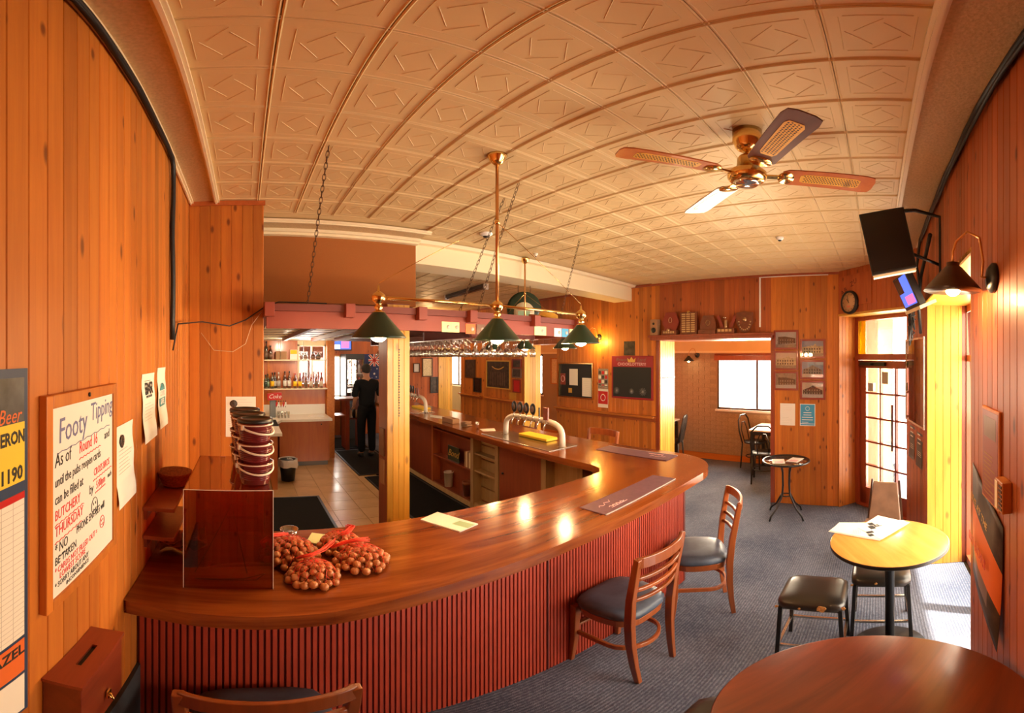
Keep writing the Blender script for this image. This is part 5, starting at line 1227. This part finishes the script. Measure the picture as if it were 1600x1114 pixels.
# roller blind and cafe furniture beyond the opening
bl = empty('roller_blind', (6.66, 1.8, 1.83), 0, 'rolled up red-brown blind over the window in the brick room', 'blind')
MB().box(-.05, -1.05, 0, .0, 1.05, .09).build('blind_box', 'redwood', bl, bevel=.004); MB().tube([(-.03, -1.04, .105), (-.03, 1.04, .105)], .018, 10).build('roll', 'redwood', bl)
def cafe_square(x, y, label, w_=.7, d_=.7):
    t = empty('square_table', (x, y, 0), 0, label, 'table'); MB().box(-w_/2, -d_/2, .725, w_/2, d_/2, .75).build('tabletop', 'white', t, bevel=.003); MB().box(-w_/2+.04, -d_/2+.04, .66, w_/2-.04, d_/2-.04, .725).build('apron', 'black', t)
    for sx in (-1, 1):
        for sy in (-1, 1): MB().sweep([(sx*(w_/2-.05), sy*(d_/2-.05), 0), (sx*(w_/2-.05), sy*(d_/2-.05), .7)], .05, .05, (1, 0, 0)).build('leg', 'black', t)
    return t
cafe_square(6.28, 1.62, 'white-topped table with black legs under the brick room window'); cafe_square(6.15, 3.83, 'white-topped table half hidden behind the bright jamb')
def bentwood(x, y, rz, label, m='black'):
    t = empty('bentwood_chair', (x, y, 0), rz, label, 'chair', 'black bentwood chairs in the brick room')
    MB().lathe([(0, .44), (.19, .44), (.20, .45), (.19, .465), (0, .468)], 26).build('seat', m, t)
    for s in (-1, 1):
        MB().tube([(s*.17, .17, 0), (s*.14, .14, .44)], .013, 8).build('leg', m, t); MB().tube([(s*.17, -.19, 0), (s*.16, -.16, .44)], .013, 8).build('leg', m, t)
    MB().tube([(.16, -.16, .44), (.18, -.21, .65), (.16, -.24, .82), (.08, -.25, .90), (-.08, -.25, .90), (-.16, -.24, .82), (-.18, -.21, .65), (-.16, -.16, .44)], .013, 8).build('back_hoop', m, t)
    MB().tube([(.08, -.17, .46), (.09, -.22, .65), (.04, -.24, .78), (-.04, -.24, .78), (-.09, -.22, .65), (-.08, -.17, .46)], .009, 6).build('inner_hoop', m, t)
    MB().tube([(.16*math.cos(2*PI*i/20), .16*math.sin(2*PI*i/20), .20) for i in range(20)], .008, 6, closed=True).build('leg_ring', m, t); return t
bentwood(5.72, 1.66, -PI/2+.2, 'black bentwood chair in front of the white table, close to the opening edge'); bentwood(6.44, 2.02, PI-.2, 'bentwood chair with pale back at the window side of the white table', 'black'); 
c = bentwood(5.95, 3.36, .25, 'dark bentwood chair with its back to us at the half hidden table')
ch = MB().hexa([(-.16, -.19, .45), (.16, -.19, .45), (.16, -.17, .45), (-.16, -.17, .45), (-.17, -.26, .88), (.17, -.26, .88), (.17, -.24, .88), (-.17, -.24, .88)]).build('back_panel', 'black', c, bevel=.006)

# ------------------------------------------------------------------ bulkhead, post, red canopy
bh = tag(MB().box(XW, 3.20, 2.335, 1.44, 3.52, 2.915).build('trim_7', 'hessian'), kind='structure')
ps_ = empty('timber_post', (1.235, 3.2, 0), 0, 'square pine-clad post standing behind the near leg of the bar', 'post')
MB().box(-.10, -.10, 0, .10, .10, 2.34).build('core', 'redwood', ps_)
me = board_mesh(.05, 2.33, 'pine_lit_pale')  # front face toned brighter for the lamplight on it
for k in range(4):
    o = bpy.data.objects.new('board', me); COL.objects.link(o); o.parent = ps_; o.matrix_local = frame((-.10+.05*k, -.10), (1, 0, 0), 0)
for k in range(9): rect_ = MB().box(-.112, -.05, 1.05, -.101, .05, 1.29).build('pinned_paper', 'hide', ps_) if k == 0 else None
MB().box(-.113, -.06, .80, -.101, .04, 1.02).build('pinned_paper', 'kraft', ps_)
tb = MB()
for k in range(26): tb.box(.0, -.1145, 1.40+k*.022, .006+.003*(k % 2), -.112, 1.413+k*.022)
tb.build('pencilled_tally', 'ink', ps_)
cn = empty('bar_canopy', (0, 2.30, 2.062), 0, 'dusty red timber canopy with rafter ends hanging over the bar', 'canopy')
MB().box(XW+.005, 0, 0, 2.51, .03, .10).build('fascia', 'fascia', cn, bevel=.002)
MB().box(XW+.005, -.02, .10, 2.51, .05, .14).build('top_batten', 'fascia_dk', cn)
for x in (.135, .60, 1.06, 1.43, 1.99, 2.46):
    MB().box(x-.028, -.06, .065, x+.028, .0, .145).build('rafter_end', 'fascia', cn, bevel=.002); MB().box(x-.025, 0, .08, x+.025, 4.0, .145).build('rafter', 'fascia_dk', cn)
MB().box(2.48, 0, 0, 2.51, 4.0, .10).build('fascia', 'fascia', cn); MB().box(1.36, .95, .085, 2.49, 4.0, .10).build('soffit', 'fascia_dk', cn)
for i in range(8): MB().box(1.79+i*.09-.022, .45, -.012, 1.79+i*.09+.022, 3.2, -.004).build('glass_rack', 'redwood', cn)
for y in (.5, 1.4, 2.3, 3.15): MB().box(1.76, y, -.005, 2.45, y+.03, .086).build('rack_bearer', 'fascia_dk', cn)
hf = MB()
hf.build if False else None
# dollar-note sized cards on the fascia
CS = 2.30/2.45
for (x, z, w_, m, nm) in ((1.335, 2.105, .07, 'yellowpaper', 'pale green card, leftmost on the canopy fascia'), (1.405, 2.105, .06, 'yellowpaper', 'pale green card, second on the canopy fascia'), (1.53, 2.098, .075, 'calorange', 'orange card pinned left of the middle lampshade'), (1.62, 2.098, .07, 'hide', 'tan card pinned behind the middle lampshade'),
    (2.20, 2.11, .12, 'yellowpaper', 'yellow-green card right of the middle lampshade'), (2.40, 2.105, .08, 'white', 'white card pinned on the right of the fascia'), (2.49, 2.105, .075, 'bluepaper', 'pale blue card pinned on the right of the fascia'), (2.59, 2.105, .085, 'yellowpaper', 'cream card at the right end of the fascia')):
    o = MB().box(-w_/2, -.003, -.034, w_/2, 0, .034).build('pinned_card', m); o.location = (x*CS, 2.299, 1.9+(z-1.9)*CS); tag(o, nm, 'card')
    MB().lathe([(0, 0), (.014, 0), (.014, .001), (0, .001)], 12).build('printed_portrait', 'greyink', o, T((w_*.2, -.003, 0)) @ R(PI/2, 'X'))
# chains
def chain(p, q, label):
    p = Vector(p); q = Vector(q); d = q-p; n = int(d.length/.030); d.normalize(); b = MB(); s = d.cross(Vector((0, 1, 0))).normalized(); s2 = d.cross(s)
    for k in range(n):
        c = p+(q-p)*((k+.5)/n); u = s if k % 2 else s2
        b.tube([c+d*.021*math.cos(a)+u*.008*math.sin(a) for a in [2*PI*i/10 for i in range(10)]], .0020, 4, closed=True)
    tag(b.build('chain', 'chain'), label, 'chain', 'chains holding the canopy')
chain((.37, 1.76, CZ), (.36, 2.32, 2.20), 'leftmost chain from the ceiling to the red canopy'); chain((1.42, 1.76, CZ), (1.50, 2.31, 2.20), 'chain hanging just right of the pendant rod'); chain((2.55, 2.33, CZ), (2.47, 2.50, 2.20), 'rightmost chain, falling to the right pendant shade')
chain((1.50, 2.0, CZ), (1.46, 2.5, 2.20), 'second chain close behind the pendant rod'); chain((1.75, 4.9, CZ), (1.75, 5.0, 2.17), 'thin far chain in the ceiling gap beyond the beam')
# wine glasses hanging upside down
gl = MB().lathe([(.030, 0), (.031, -.001), (.004, -.006), (.003, -.07), (.012, -.078), (.028, -.105), (.030, -.125), (.025, -.155)], 12); gme = gl.mesh('wine_glass', 'stem')
for i in range(8):
    for j in range(19):
        x = 1.79+i*.09; y = 2.80+j*.135
        if random.random() < .06: continue
        o = bpy.data.objects.new('wine_glass', gme); COL.objects.link(o); o.location = (x+random.uniform(-.006, .006), y+random.uniform(-.02, .02), 2.0495)
        tag(o, 'clear wine glass hanging upside down under the red canopy', 'wine glass', 'wine glasses in the hanging rack')
light('POINT', 'rack_fill', (2.2, 3.9, 2.13), 3, (1, .75, .4), .04)  # added fill lamp, gives the hanging glasses sparkle
# round green sign and straw hat on the canopy
gs = empty('round_sign', label='round dark green sign with pale crest hanging beyond the pendant', cat='sign', mw=frame((3.0, 3.62), (.76, -.65, 0), 2.46))
MB().lathe([(0, 0), (.20, 0), (.20, .02), (.17, .03), (0, .03)], 36).build('disc', 'green', gs); MB().lathe([(0, .03), (.12, .03), (.12, .033), (0, .033)], 30, (0, -.045, 0)).build('crest', 'cream', gs)
text('lettering', 'The Digger', .045, 'redink', gs, T((0, -.0, .034)), depth=.0005); MB().box(-.07, -.13, .033, .07, -.03, .035).build('crest_picture', 'greenpaper', gs)
for s in (-1, 1): MB().tube([(s*.07, .19, .01), (s*.07, .30, .01)], .004, 5).build('hanger', 'chain', gs)
hat = MB().lathe([(.14, 0), (.15, .004), (.08, .015), (.07, .06), (.03, .075), (0, .072)], 24, sx=1.2); o = hat.build('hat', 'pine_lit_pale'); o.location = (2.33, 2.50, 2.208); o.rotation_euler = (.1, .2, 0); tag(o, 'pale hat lying on top of the red canopy', 'hat')
# fluorescent batten beyond the beam, detectors on the ceiling
fb_ = empty('batten_light', (3.22, 5.32, CZ), -.039+PI/2, 'unlit fluorescent batten on the ceiling beyond the beam', 'ceiling light')
MB().box(-.62, -.03, -.05, .62, .03, 0).build('body', 'dkbrown', fb_, bevel=.004)
for s in (-1, 1): MB().box(s*.62-.015, -.035, -.085, s*.62+.015, .035, 0).build('end_cap', 'white', fb_)
MB().tube([(-.60, 0, -.065), (.60, 0, -.065)], .013, 10).build('tube', 'hide', fb_)
for (x, y, r_, nm) in ((1.85, 2.72, .055, 'round white detector on the ceiling right of the pendant rod'), (3.3, .82, .035, 'small detector on the ceiling beyond the fan'), (2.62, 2.98, .02, 'tiny hook plate on the ceiling near the beam')):
    o = empty('ceiling_detector', (x, y, CZ), 0, nm, 'detector'); MB().lathe([(r_*.5, -.03), (r_*.6, -.028), (r_, -.012), (r_, 0)], 22).build('housing', 'white', o); MB().lathe([(0, -.042), (r_*.4, -.036), (r_*.5, -.028)], 16).build('lens', 'black', o)

# ------------------------------------------------------------------ behind the bar on the left
bk = empty('back_bar', (0, 0, 0), 0, 'L-shaped back bar with white top and red-brown cupboard fronts', 'counter')
MB().box(.57, 6.72, .09, 1.42, 7.28, .80).build('cupboard_front', 'cabwood', bk); MB().box(.58, 6.75, 0, 1.40, 7.2, .09).build('kick_board', 'grey_kick', bk)
MB().prism([(.0, 5.45), (.50, 5.45), (.50, 6.40), (.60, 6.66), (1.46, 6.66), (1.46, 7.30), (0, 7.30)], .80, .84).build('counter_top', 'benchtop', bk, bevel=.004)
MB().box(.02, 5.50, .0, .44, 5.55, .80).build('end_panel', 'cabwood', bk); MB().box(.02, 5.52, .04, .40, 7.2, .06).build('low_shelf', 'redwood', bk)
for z in (.25, .50): MB().box(.02, 5.55, z, .45, 6.7, z+.015).build('shelf', 'cabwood', bk)
MB().box(.0, 5.55, 0, .03, 7.2, .8).build('back_panel', 'redwood', bk); MB().box(-.05, 7.29, .84, 1.46, 7.31, 1.02).build('splashback', 'white', bk)
MB().lathe([(0, 0), (.012, 0), (.012, .02), (0, .02)], 10).build('door_knob', 'black', bk, T((1.28, 6.72, .74)) @ R(PI/2, 'X'))
hb_ = tag(MB().box(-.4, 7.32, 0, .95, 7.42, 2.2).box(.95, 7.32, 0, 1.48, 7.42, 1.40).build('wall_backbar', 'cabwood'), kind='structure')
MB().box(1.48, 7.20, 0, 1.62, 7.42, 2.2).build('post', 'pine', hb_); MB().box(.40, 7.30, .84, .44, 7.33, 2.2).build('stile', 'pine', hb_)
wn = MB(); wn.box(.95, 7.33, 1.38, .985, 7.41, 2.12); wn.box(1.455, 7.33, 1.38, 1.49, 7.41, 2.12); wn.box(.95, 7.33, 2.09, 1.49, 7.41, 2.2); wn.box(1.21, 7.34, 1.38, 1.235, 7.40, 2.12)
wo = tag(wn.build('window_7', 'cream'), kind='structure'); MB().box(.97, 7.365, 1.40, 1.47, 7.37, 2.10).build('pane', m_glass('bright pane', (1, 1, 1), .05), wo)  # window built in place of a mirror with a bright reflection
light('AREA', 'daylight', (1.22, 7.47, 1.76), 12, (1, .95, .9), .5, look((0, -1, -.05)), .7)  # lamp added indoors to make the stand-in pane bright
light('AREA', 'daylight', (2.1, 9.5, 1.4), 10, (1, .95, .9), .28, look((0, -1, -.05)), .9)
cl_ = tag(MB().box(-.4, 4.2, 2.19, 1.62, 7.42, 2.23).build('trim_8', 'cream'), kind='structure')
for k in range(7): MB().box(-.4, 4.3+k*.45, 2.185, 1.62, 4.31+k*.45, 2.19).build('ceiling_joint', 'dkbrown', cl_)
light('POINT', 'point_light', (.7, 6.3, 2.1), 16, (1, .82, .6), .06); light('POINT', 'point_light', (1.9, 8.3, 2.5), 14, (1, .8, .55), .08); light('POINT', 'point_light', (3.9, 8.0, 2.6), 14, LAMP, .1)  # bare point lights without fittings, behind the bar and toward the end wall
for z, nm in ((1.325, 'lower'), (1.845, 'upper')):
    o = MB().box(0, 0, -.02, 1.14, .16, 0).build('bottle_shelf', 'cream'); o.location = (.335, 7.15, z); tag(o, '%s white bottle shelf behind the bar' % nm, 'shelf')
def bottle(x, y, z, h, r, m, lab, capm, label, group='bottles on the lower shelf'):
    t = empty('bottle', (x, y, z+.0005), random.uniform(-.2, .2), label, 'bottle', group)
    MB().lathe([(0, 0), (r, 0), (r, h*.58), (r*.8, h*.68), (r*.35, h*.76), (r*.33, h*.93), (0, h*.93)], 16).build('glass_body', m, t)
    MB().lathe([(r*1.02, h*.14), (r*1.02, h*.46)], 16).build('label_band', lab, t); MB().lathe([(r*.38, h*.90), (r*.38, h), (0, h)], 12).build('cap', capm, t); return t
for px_, m, lab, cap, h, nm in ((415, 'greenglass', 'green', 'green', .25, 'green bottle at the left end of the lower shelf'), (418.5, 'greenglass', 'greenpaper', 'green', .26, 'second green bottle on the lower shelf'), (425.5, 'darkglass', 'yellow', 'black', .29, 'dark bottle with yellow label on the lower shelf'), (429.5, 'darkglass', 'white', 'black', .29, 'dark bottle with white label behind the yellow-labelled one'),
    (435.5, 'clearglass', 'greyink', 'white', .29, 'clear bottle on the lower shelf'), (445, 'amber', 'white', 'black', .31, 'whisky bottle with white label, left of a matching pair'), (452, 'amber', 'white', 'black', .31, 'whisky bottle with white label, right of a matching pair'), (461, 'amber', 'yellow', 'signred', .27, 'bottle with gold label, left of a matching pair'), (469, 'amber', 'yellow', 'signred', .27, 'bottle with gold label, right of a matching pair'),
    (478, 'amber', 'hide', 'black', .28, 'amber spirit bottle, fourth from the right on the lower shelf'), (486, 'amber', 'photo_sepia', 'white', .28, 'amber spirit bottle, third from the right on the lower shelf'), (494, 'amber', 'hide', 'white', .28, 'amber spirit bottle, second from the right on the lower shelf'), (502, 'amber', 'photo_sepia', 'signred', .28, 'amber spirit bottle at the right end of the lower shelf')):
    a = (px_-383.6)/FPX; yb = {429.5: 7.275, 425.5: 7.19, 418.5: 7.27, 415: 7.19}.get(px_, 7.22); bottle(yb*math.tan(a), yb, 1.325, h, .034, m, lab, cap, nm)
for x, m, h, nm in ((.37, 'darkglass', .33, 'tall dark bottle at the left of the upper shelf'), (.45, 'amber', .25, 'amber bottle on the upper shelf'), (1.08, 'clearglass', .12, 'squat pale bottle on the upper shelf by the bright pane'), (1.22, 'amber', .14, 'squat amber bottle on the upper shelf by the bright pane'), (1.32, 'darkglass', .13, 'squat dark bottle on the upper shelf by the bright pane')):
    bottle(x, 7.22, 1.845, h, .036 if h > .2 else .045, m, 'hide', 'black', nm, 'bottles on the upper shelf')
box_thing('cardboard_box', .54, 7.17, 1.8455, .74, 7.29, 1.99, 'kraft', 'small brown cardboard box on the upper bottle shelf', 'box', bevel=.003)
o = box_thing('snack_packet', .80, 7.2, 1.8455, .93, 7.24, 2.02, 'white', 'white and yellow packet on the upper bottle shelf', 'packet', bevel=.006); MB().box(-.06, -.022, .10, .06, -.021, .17).build('yellow_print', 'yellow', o)
for k in range(2): MB().tube([(.62+.42*k, 7.14, 1.845), (.62+.42*k, 7.14, 2.18)], .006, 6).build('shelf_hanger', 'chrome', cl_)
# soft drink dispenser
sd_ = empty('drink_dispenser', (.50, 6.96, .84), 0, 'grey drink dispenser with a red sign on the back bar', 'dispenser')
MB().box(-.08, -.06, 0, .02, .08, .32).build('housing', 'grey_kick', sd_, bevel=.01)
MB().hexa([(-.12, -.08, .30), (.13, -.08, .32), (.13, .02, .32), (-.12, .02, .30), (-.13, -.08, .42), (.12, -.08, .44), (.12, .02, .44), (-.13, .02, .42)]).build('sign_box', 'signred', sd_, bevel=.004)
text('lettering', 'Coke', .10, 'white', sd_, Matrix(((1, 0, 0, 0), (0, 0, -1, -.081), (0, 1, 0, .37), (0, 0, 0, 1))), shear=.4, depth=.001)
for k in range(5): MB().tube([(.03+k*.04, -.05, .30), (.03+k*.04, -.05, .18)], .006, 6).build('nozzle', 'black', sd_); MB().box(.02+k*.04, -.062, .20, .045+k*.04, -.05, .27).build('nozzle_badge', ('signred', 'white', 'pine')[k % 3], sd_)
for k in range(6): tumbler(.57+.055*(k % 4), 6.85+.07*(k//4), .8405, .022, .11, 'clear tumbler among those under the drink dispenser', grp='tumblers on the back bar')
box_thing('drip_mat', .18, 6.05, .8405, .50, 6.65, .846, 'rubber', 'black rubber mat on the back bar top', 'mat'); box_thing('wash_tray', 1.10, 6.85, .8405, 1.36, 7.05, .86, 'white', 'flat white tray at the right end of the back bar', 'tray', bevel=.003)
tc = empty('waste_bin', (.63, 5.95, .007), 0, 'black bin with a crumpled white liner by the back bar', 'bin')
MB().lathe([(0, 0), (.10, 0), (.13, .33), (.125, .33), (.095, .01), (0, .01)], 24).build('bin_body', 'black', tc)
b = MB(); rd = random.Random(3); vs = []
for j, (r_, z) in enumerate(((.12, .30), (.135, .345), (.15, .30), (.155, .24))):
    for k in range(18): rr = r_*(1+rd.uniform(-.06, .08)); vs.append((rr*math.cos(2*PI*k/18), rr*math.sin(2*PI*k/18), z+rd.uniform(-.03, .02)*(j == 3)+.0))
b.add(vs, [(j*18+k, j*18+(k+1) % 18, (j+1)*18+(k+1) % 18, (j+1)*18+k) for j in range(3) for k in range(18)]); b.build('liner', 'white', tc)
def floormat(x0, y0, x1, y1, nm):
    t = empty('floor_mat', ((x0+x1)/2, (y0+y1)/2, .0075), 0, nm, 'floor mat'); hx, hy = (x1-x0)/2, (y1-y0)/2
    MB().box(-hx, -hy, 0, hx, hy, .008).build('mat', 'rubber', t); MB().box(-hx, -hy, .008, -hx+.03, hy, .011).box(hx-.03, -hy, .008, hx, hy, .011).box(-hx, -hy, .008, hx, -hy+.03, .011).box(-hx, hy-.03, .008, hx, hy, .011).build('mat_border', 'black', t)
floormat(.15, 3.3, .95, 5.15, 'black rubber mat on the tiles behind the near bar'); floormat(1.72, 5.95, 2.5, 7.7, 'black floor mat under the standing person'); floormat(1.78, 3.9, 2.52, 5.85, 'black floor mat beside the bar cupboards')
floormat(1.5, 7.85, 2.5, 9.0, 'farthest black floor mat toward the end wall')
# dark floor between the mats and the bar
o = MB().box(2.0, 2.0, -.003, 2.56, 7.6, .0025).build('floor_strip', 'rubber', fl)

# ------------------------------------------------------------------ things at the end wall
t = empty('television', label='small television showing a blue and pink picture on the end wall', cat='television', mw=fr('E', 2.28, 2.20, .06))
MB().box(-.23, -.16, -.05, .23, .16, 0).build('casing', 'black', t, bevel=.004); MB().box(-.205, -.13, 0, .205, .145, .001).build('screen', 'tvscreen', t); MB().box(-.03, -.10, .001, .16, .12, .002).build('picture', 'tvpink', t); MB().box(-.20, -.12, .001, -.06, -.02, .002).build('picture', 'tvwhite', t)
t = empty('flag', label='Australian flag hanging behind the standing person', cat='flag', mw=fr('E', 2.98, 1.66, .01))
MB().box(-.22, -.32, 0, .26, .30, .004).build('cloth', 'flagblue', t)
b = MB(); 
for (x0, y0, x1, y1) in ((-.02, .02, .24, .28), (-.02, .28, .24, .02), (.11, .0, .11, .30), (-.04, .15, .26, .15)):
    d = Vector((x1-x0, y1-y0)).normalized(); n = Vector((-d.y, d.x))*.028; b.add([(x0+n.x, y0+n.y, .005), (x0-n.x, y0-n.y, .005), (x1-n.x, y1-n.y, .005), (x1+n.x, y1+n.y, .005)], [(0, 1, 2, 3)])
b.build('white_cross', 'flagwhite', t)
b = MB()
for (x0, y0, x1, y1) in ((-.02, .02, .24, .28), (-.02, .28, .24, .02), (.11, .0, .11, .30), (-.04, .15, .26, .15)):
    d = Vector((x1-x0, y1-y0)).normalized(); n = Vector((-d.y, d.x))*.014; b.add([(x0+n.x, y0+n.y, .006), (x0-n.x, y0-n.y, .006), (x1-n.x, y1-n.y, .006), (x1+n.x, y1+n.y, .006)], [(0, 1, 2, 3)])
b.build('red_cross', 'flagred', t)
for (x, y, r_) in ((.11, -.18, .035), (.18, -.06, .018), (.02, -.08, .018), (.16, -.26, .018), (.05, -.28, .012)):
    P = [((r_ if i % 2 == 0 else r_*.45)*math.cos(PI*i/7+.2), (r_ if i % 2 == 0 else r_*.45)*math.sin(PI*i/7+.2)) for i in range(14)]; MB().prism([(x+a, y+c) for a, c in P], .005, .006).build('star', 'flagwhite', t)
fg = empty('drinks_fridge', (2.46, YE-.30, 0), 0, 'glass-doored drinks fridge against the end wall', 'fridge')
MB().box(-.22, -.24, 0, .22, .28, .6).box(-.22, -.24, 1.84, .22, .28, 1.96).box(-.22, -.24, .6, -.18, .28, 1.84).box(.18, -.24, .6, .22, .28, 1.84).box(-.18, .2, .6, .18, .28, 1.84).build('cabinet', 'black', fg)
MB().box(-.19, -.255, .62, .19, -.245, 1.83).build('glass_door', 'pictureglass', fg)
for z in (.9, 1.2, 1.5): MB().box(-.18, -.22, z, .18, .2, z+.012).build('fridge_shelf', 'white', fg)
for z in (.912, 1.212, 1.512): 
    for k in range(4): MB().lathe([(0, 0), (.03, 0), (.03, .16), (.012, .2), (0, .21)], 10, (-.13+.085*k, -.12, z)).build('drink_bottle', ('amber', 'greenglass', 'white', 'signred')[(k+int(z*10)) % 4], fg)
hc = empty('service_counter', (2.02, 7.95, 0), 0, 'small dark timber service counter left of the standing person', 'counter')
MB().box(-.26, -.20, 1.02, .30, .25, 1.06).build('top', 'redwood', hc, bevel=.006); MB().box(-.04, -.16, 0, .04, .2, 1.02).build('leg_panel', 'redwood', hc); MB().box(.04, -.1, .62, .30, .2, .64).build('shelf', 'redwood', hc); MB().box(.26, -.16, 0, .30, .2, 1.02).build('side_panel', 'redwood', hc); MB().box(-.26, -.16, .70, -.04, .2, .72).build('low_ledge', 'cabwood', hc)
for k, (x, m) in enumerate(((.1, 'white'), (.17, 'black'), (.23, 'cream'))): 
    o = MB().lathe([(0, 0), (.03, 0), (.03, .14), (.012, .17), (0, .17)], 10).build('jar', m); o.location = (2.02+x, 7.93, .641); tag(o, '%s jar on the shelf of the service counter' % ('white', 'black', 'cream')[k], 'jar')

# ------------------------------------------------------------------ the person seen from behind
def skinned(name, m, verts, edges, rad, parent, sub=2):
    me = bpy.data.meshes.new(name); me.from_pydata(verts, edges, []); o = bpy.data.objects.new(name, me); COL.objects.link(o); me.materials.append(M[m]); o.parent = parent
    sk_ = o.modifiers.new('skin', 'SKIN'); sk_.use_smooth_shade = True
    for i, r_ in enumerate(rad): me.skin_vertices[0].data[i].radius = r_ if isinstance(r_, tuple) else (r_, r_)
    me.skin_vertices[0].data[0].use_root = True
    ss = o.modifiers.new('sub', 'SUBSURF'); ss.levels = sub; ss.render_levels = sub; return o
pe = empty('person', (2.21, 7.12, .016), .12, 'person in black shirt and trousers standing with back turned behind the bar', 'person')
V_ = [(0, 0, .93), (0, -.01, 1.08), (0, -.01, 1.25), (0, 0, 1.40), (0, .01, 1.50), (0, .03, 1.56), (0, .035, 1.64), (0, .03, 1.70),
      (.17, 0, 1.39), (.225, -.02, 1.12), (.22, .10, .93), (.215, .14, .86), (-.17, 0, 1.39), (-.225, .0, 1.12), (-.20, .14, .98), (-.17, .2, .95),
      (.095, 0, .88), (.10, .01, .50), (.10, -.02, .10), (.105, .10, .04), (-.095, 0, .88), (-.10, .01, .50), (-.10, -.02, .10), (-.105, .10, .04)]
E_ = [(0, 1), (1, 2), (2, 3), (3, 4), (4, 5), (5, 6), (6, 7), (3, 8), (8, 9), (9, 10), (10, 11), (3, 12), (12, 13), (13, 14), (14, 15), (0, 16), (16, 17), (17, 18), (18, 19), (0, 20), (20, 21), (21, 22), (22, 23)]
Rr = [.10, .11, .125, .10, .052, .07, .085, .06, .06, .045, .032, .028, .06, .045, .032, .028, .085, .058, .042, .035, .085, .058, .042, .035]
skinned('body', 'skin', V_, E_, Rr, pe)
for s, hx, hy, hz in ((1, .215, .15, .845), (-1, -.165, .215, .94)):
    for k in range(4):
        skinned('finger', 'skin', [(hx+(k-1.5)*.017, hy, hz), (hx+(k-1.5)*.019, hy+.03, hz-.03), (hx+(k-1.5)*.018, hy+.035, hz-.06-.008*(k in (1, 2)))], [(0, 1), (1, 2)], [.010, .009, .007], pe, 1)
    skinned('finger', 'skin', [(hx-s*.02, hy, hz+.01), (hx-s*.042, hy+.02, hz-.01), (hx-s*.045, hy+.03, hz-.03)], [(0, 1), (1, 2)], [.011, .009, .008], pe, 1)
skinned('shirt', 'cloth_black', [(0, 0, .86), (0, -.005, 1.08), (0, -.01, 1.25), (0, 0, 1.40), (0, .01, 1.475), (.18, 0, 1.39), (.235, -.02, 1.20), (.238, -.02, 1.13), (-.18, 0, 1.39), (-.235, .0, 1.20), (-.238, 0, 1.13)],
        [(0, 1), (1, 2), (2, 3), (3, 4), (3, 5), (5, 6), (6, 7), (3, 8), (8, 9), (9, 10)], [(.17, .13), (.165, .135), (.175, .14), (.15, .12), .062, .078, .068, .064, .078, .068, .064], pe)
skinned('trousers', 'cloth_black', [(0, 0, .96), (.10, 0, .86), (.105, .01, .50), (.105, -.015, .08), (-.10, 0, .86), (-.105, .01, .50), (-.105, -.015, .08), (0, 0, 1.06)], [(0, 1), (1, 2), (2, 3), (0, 4), (4, 5), (5, 6), (0, 7)], [(.15, .12), .105, .082, .070, .105, .082, .070, (.135, .115)], pe)
for s in (-1, 1): skinned('shoe', 'black', [(s*.105, -.05, .045), (s*.107, .05, .042), (s*.108, .14, .035)], [(0, 1), (1, 2)], [.045, .046, .038], pe, 1)
MB().sphere((0, .02, 1.655), .098, 18, 12, sc=(.92, 1.06, 1.0)).build('hair', 'hair', pe)
for s in (-1, 1): MB().sphere((s*.088, .04, 1.63), .018, 8, 6, sc=(.5, .8, 1.3)).build('ear', 'skin', pe)
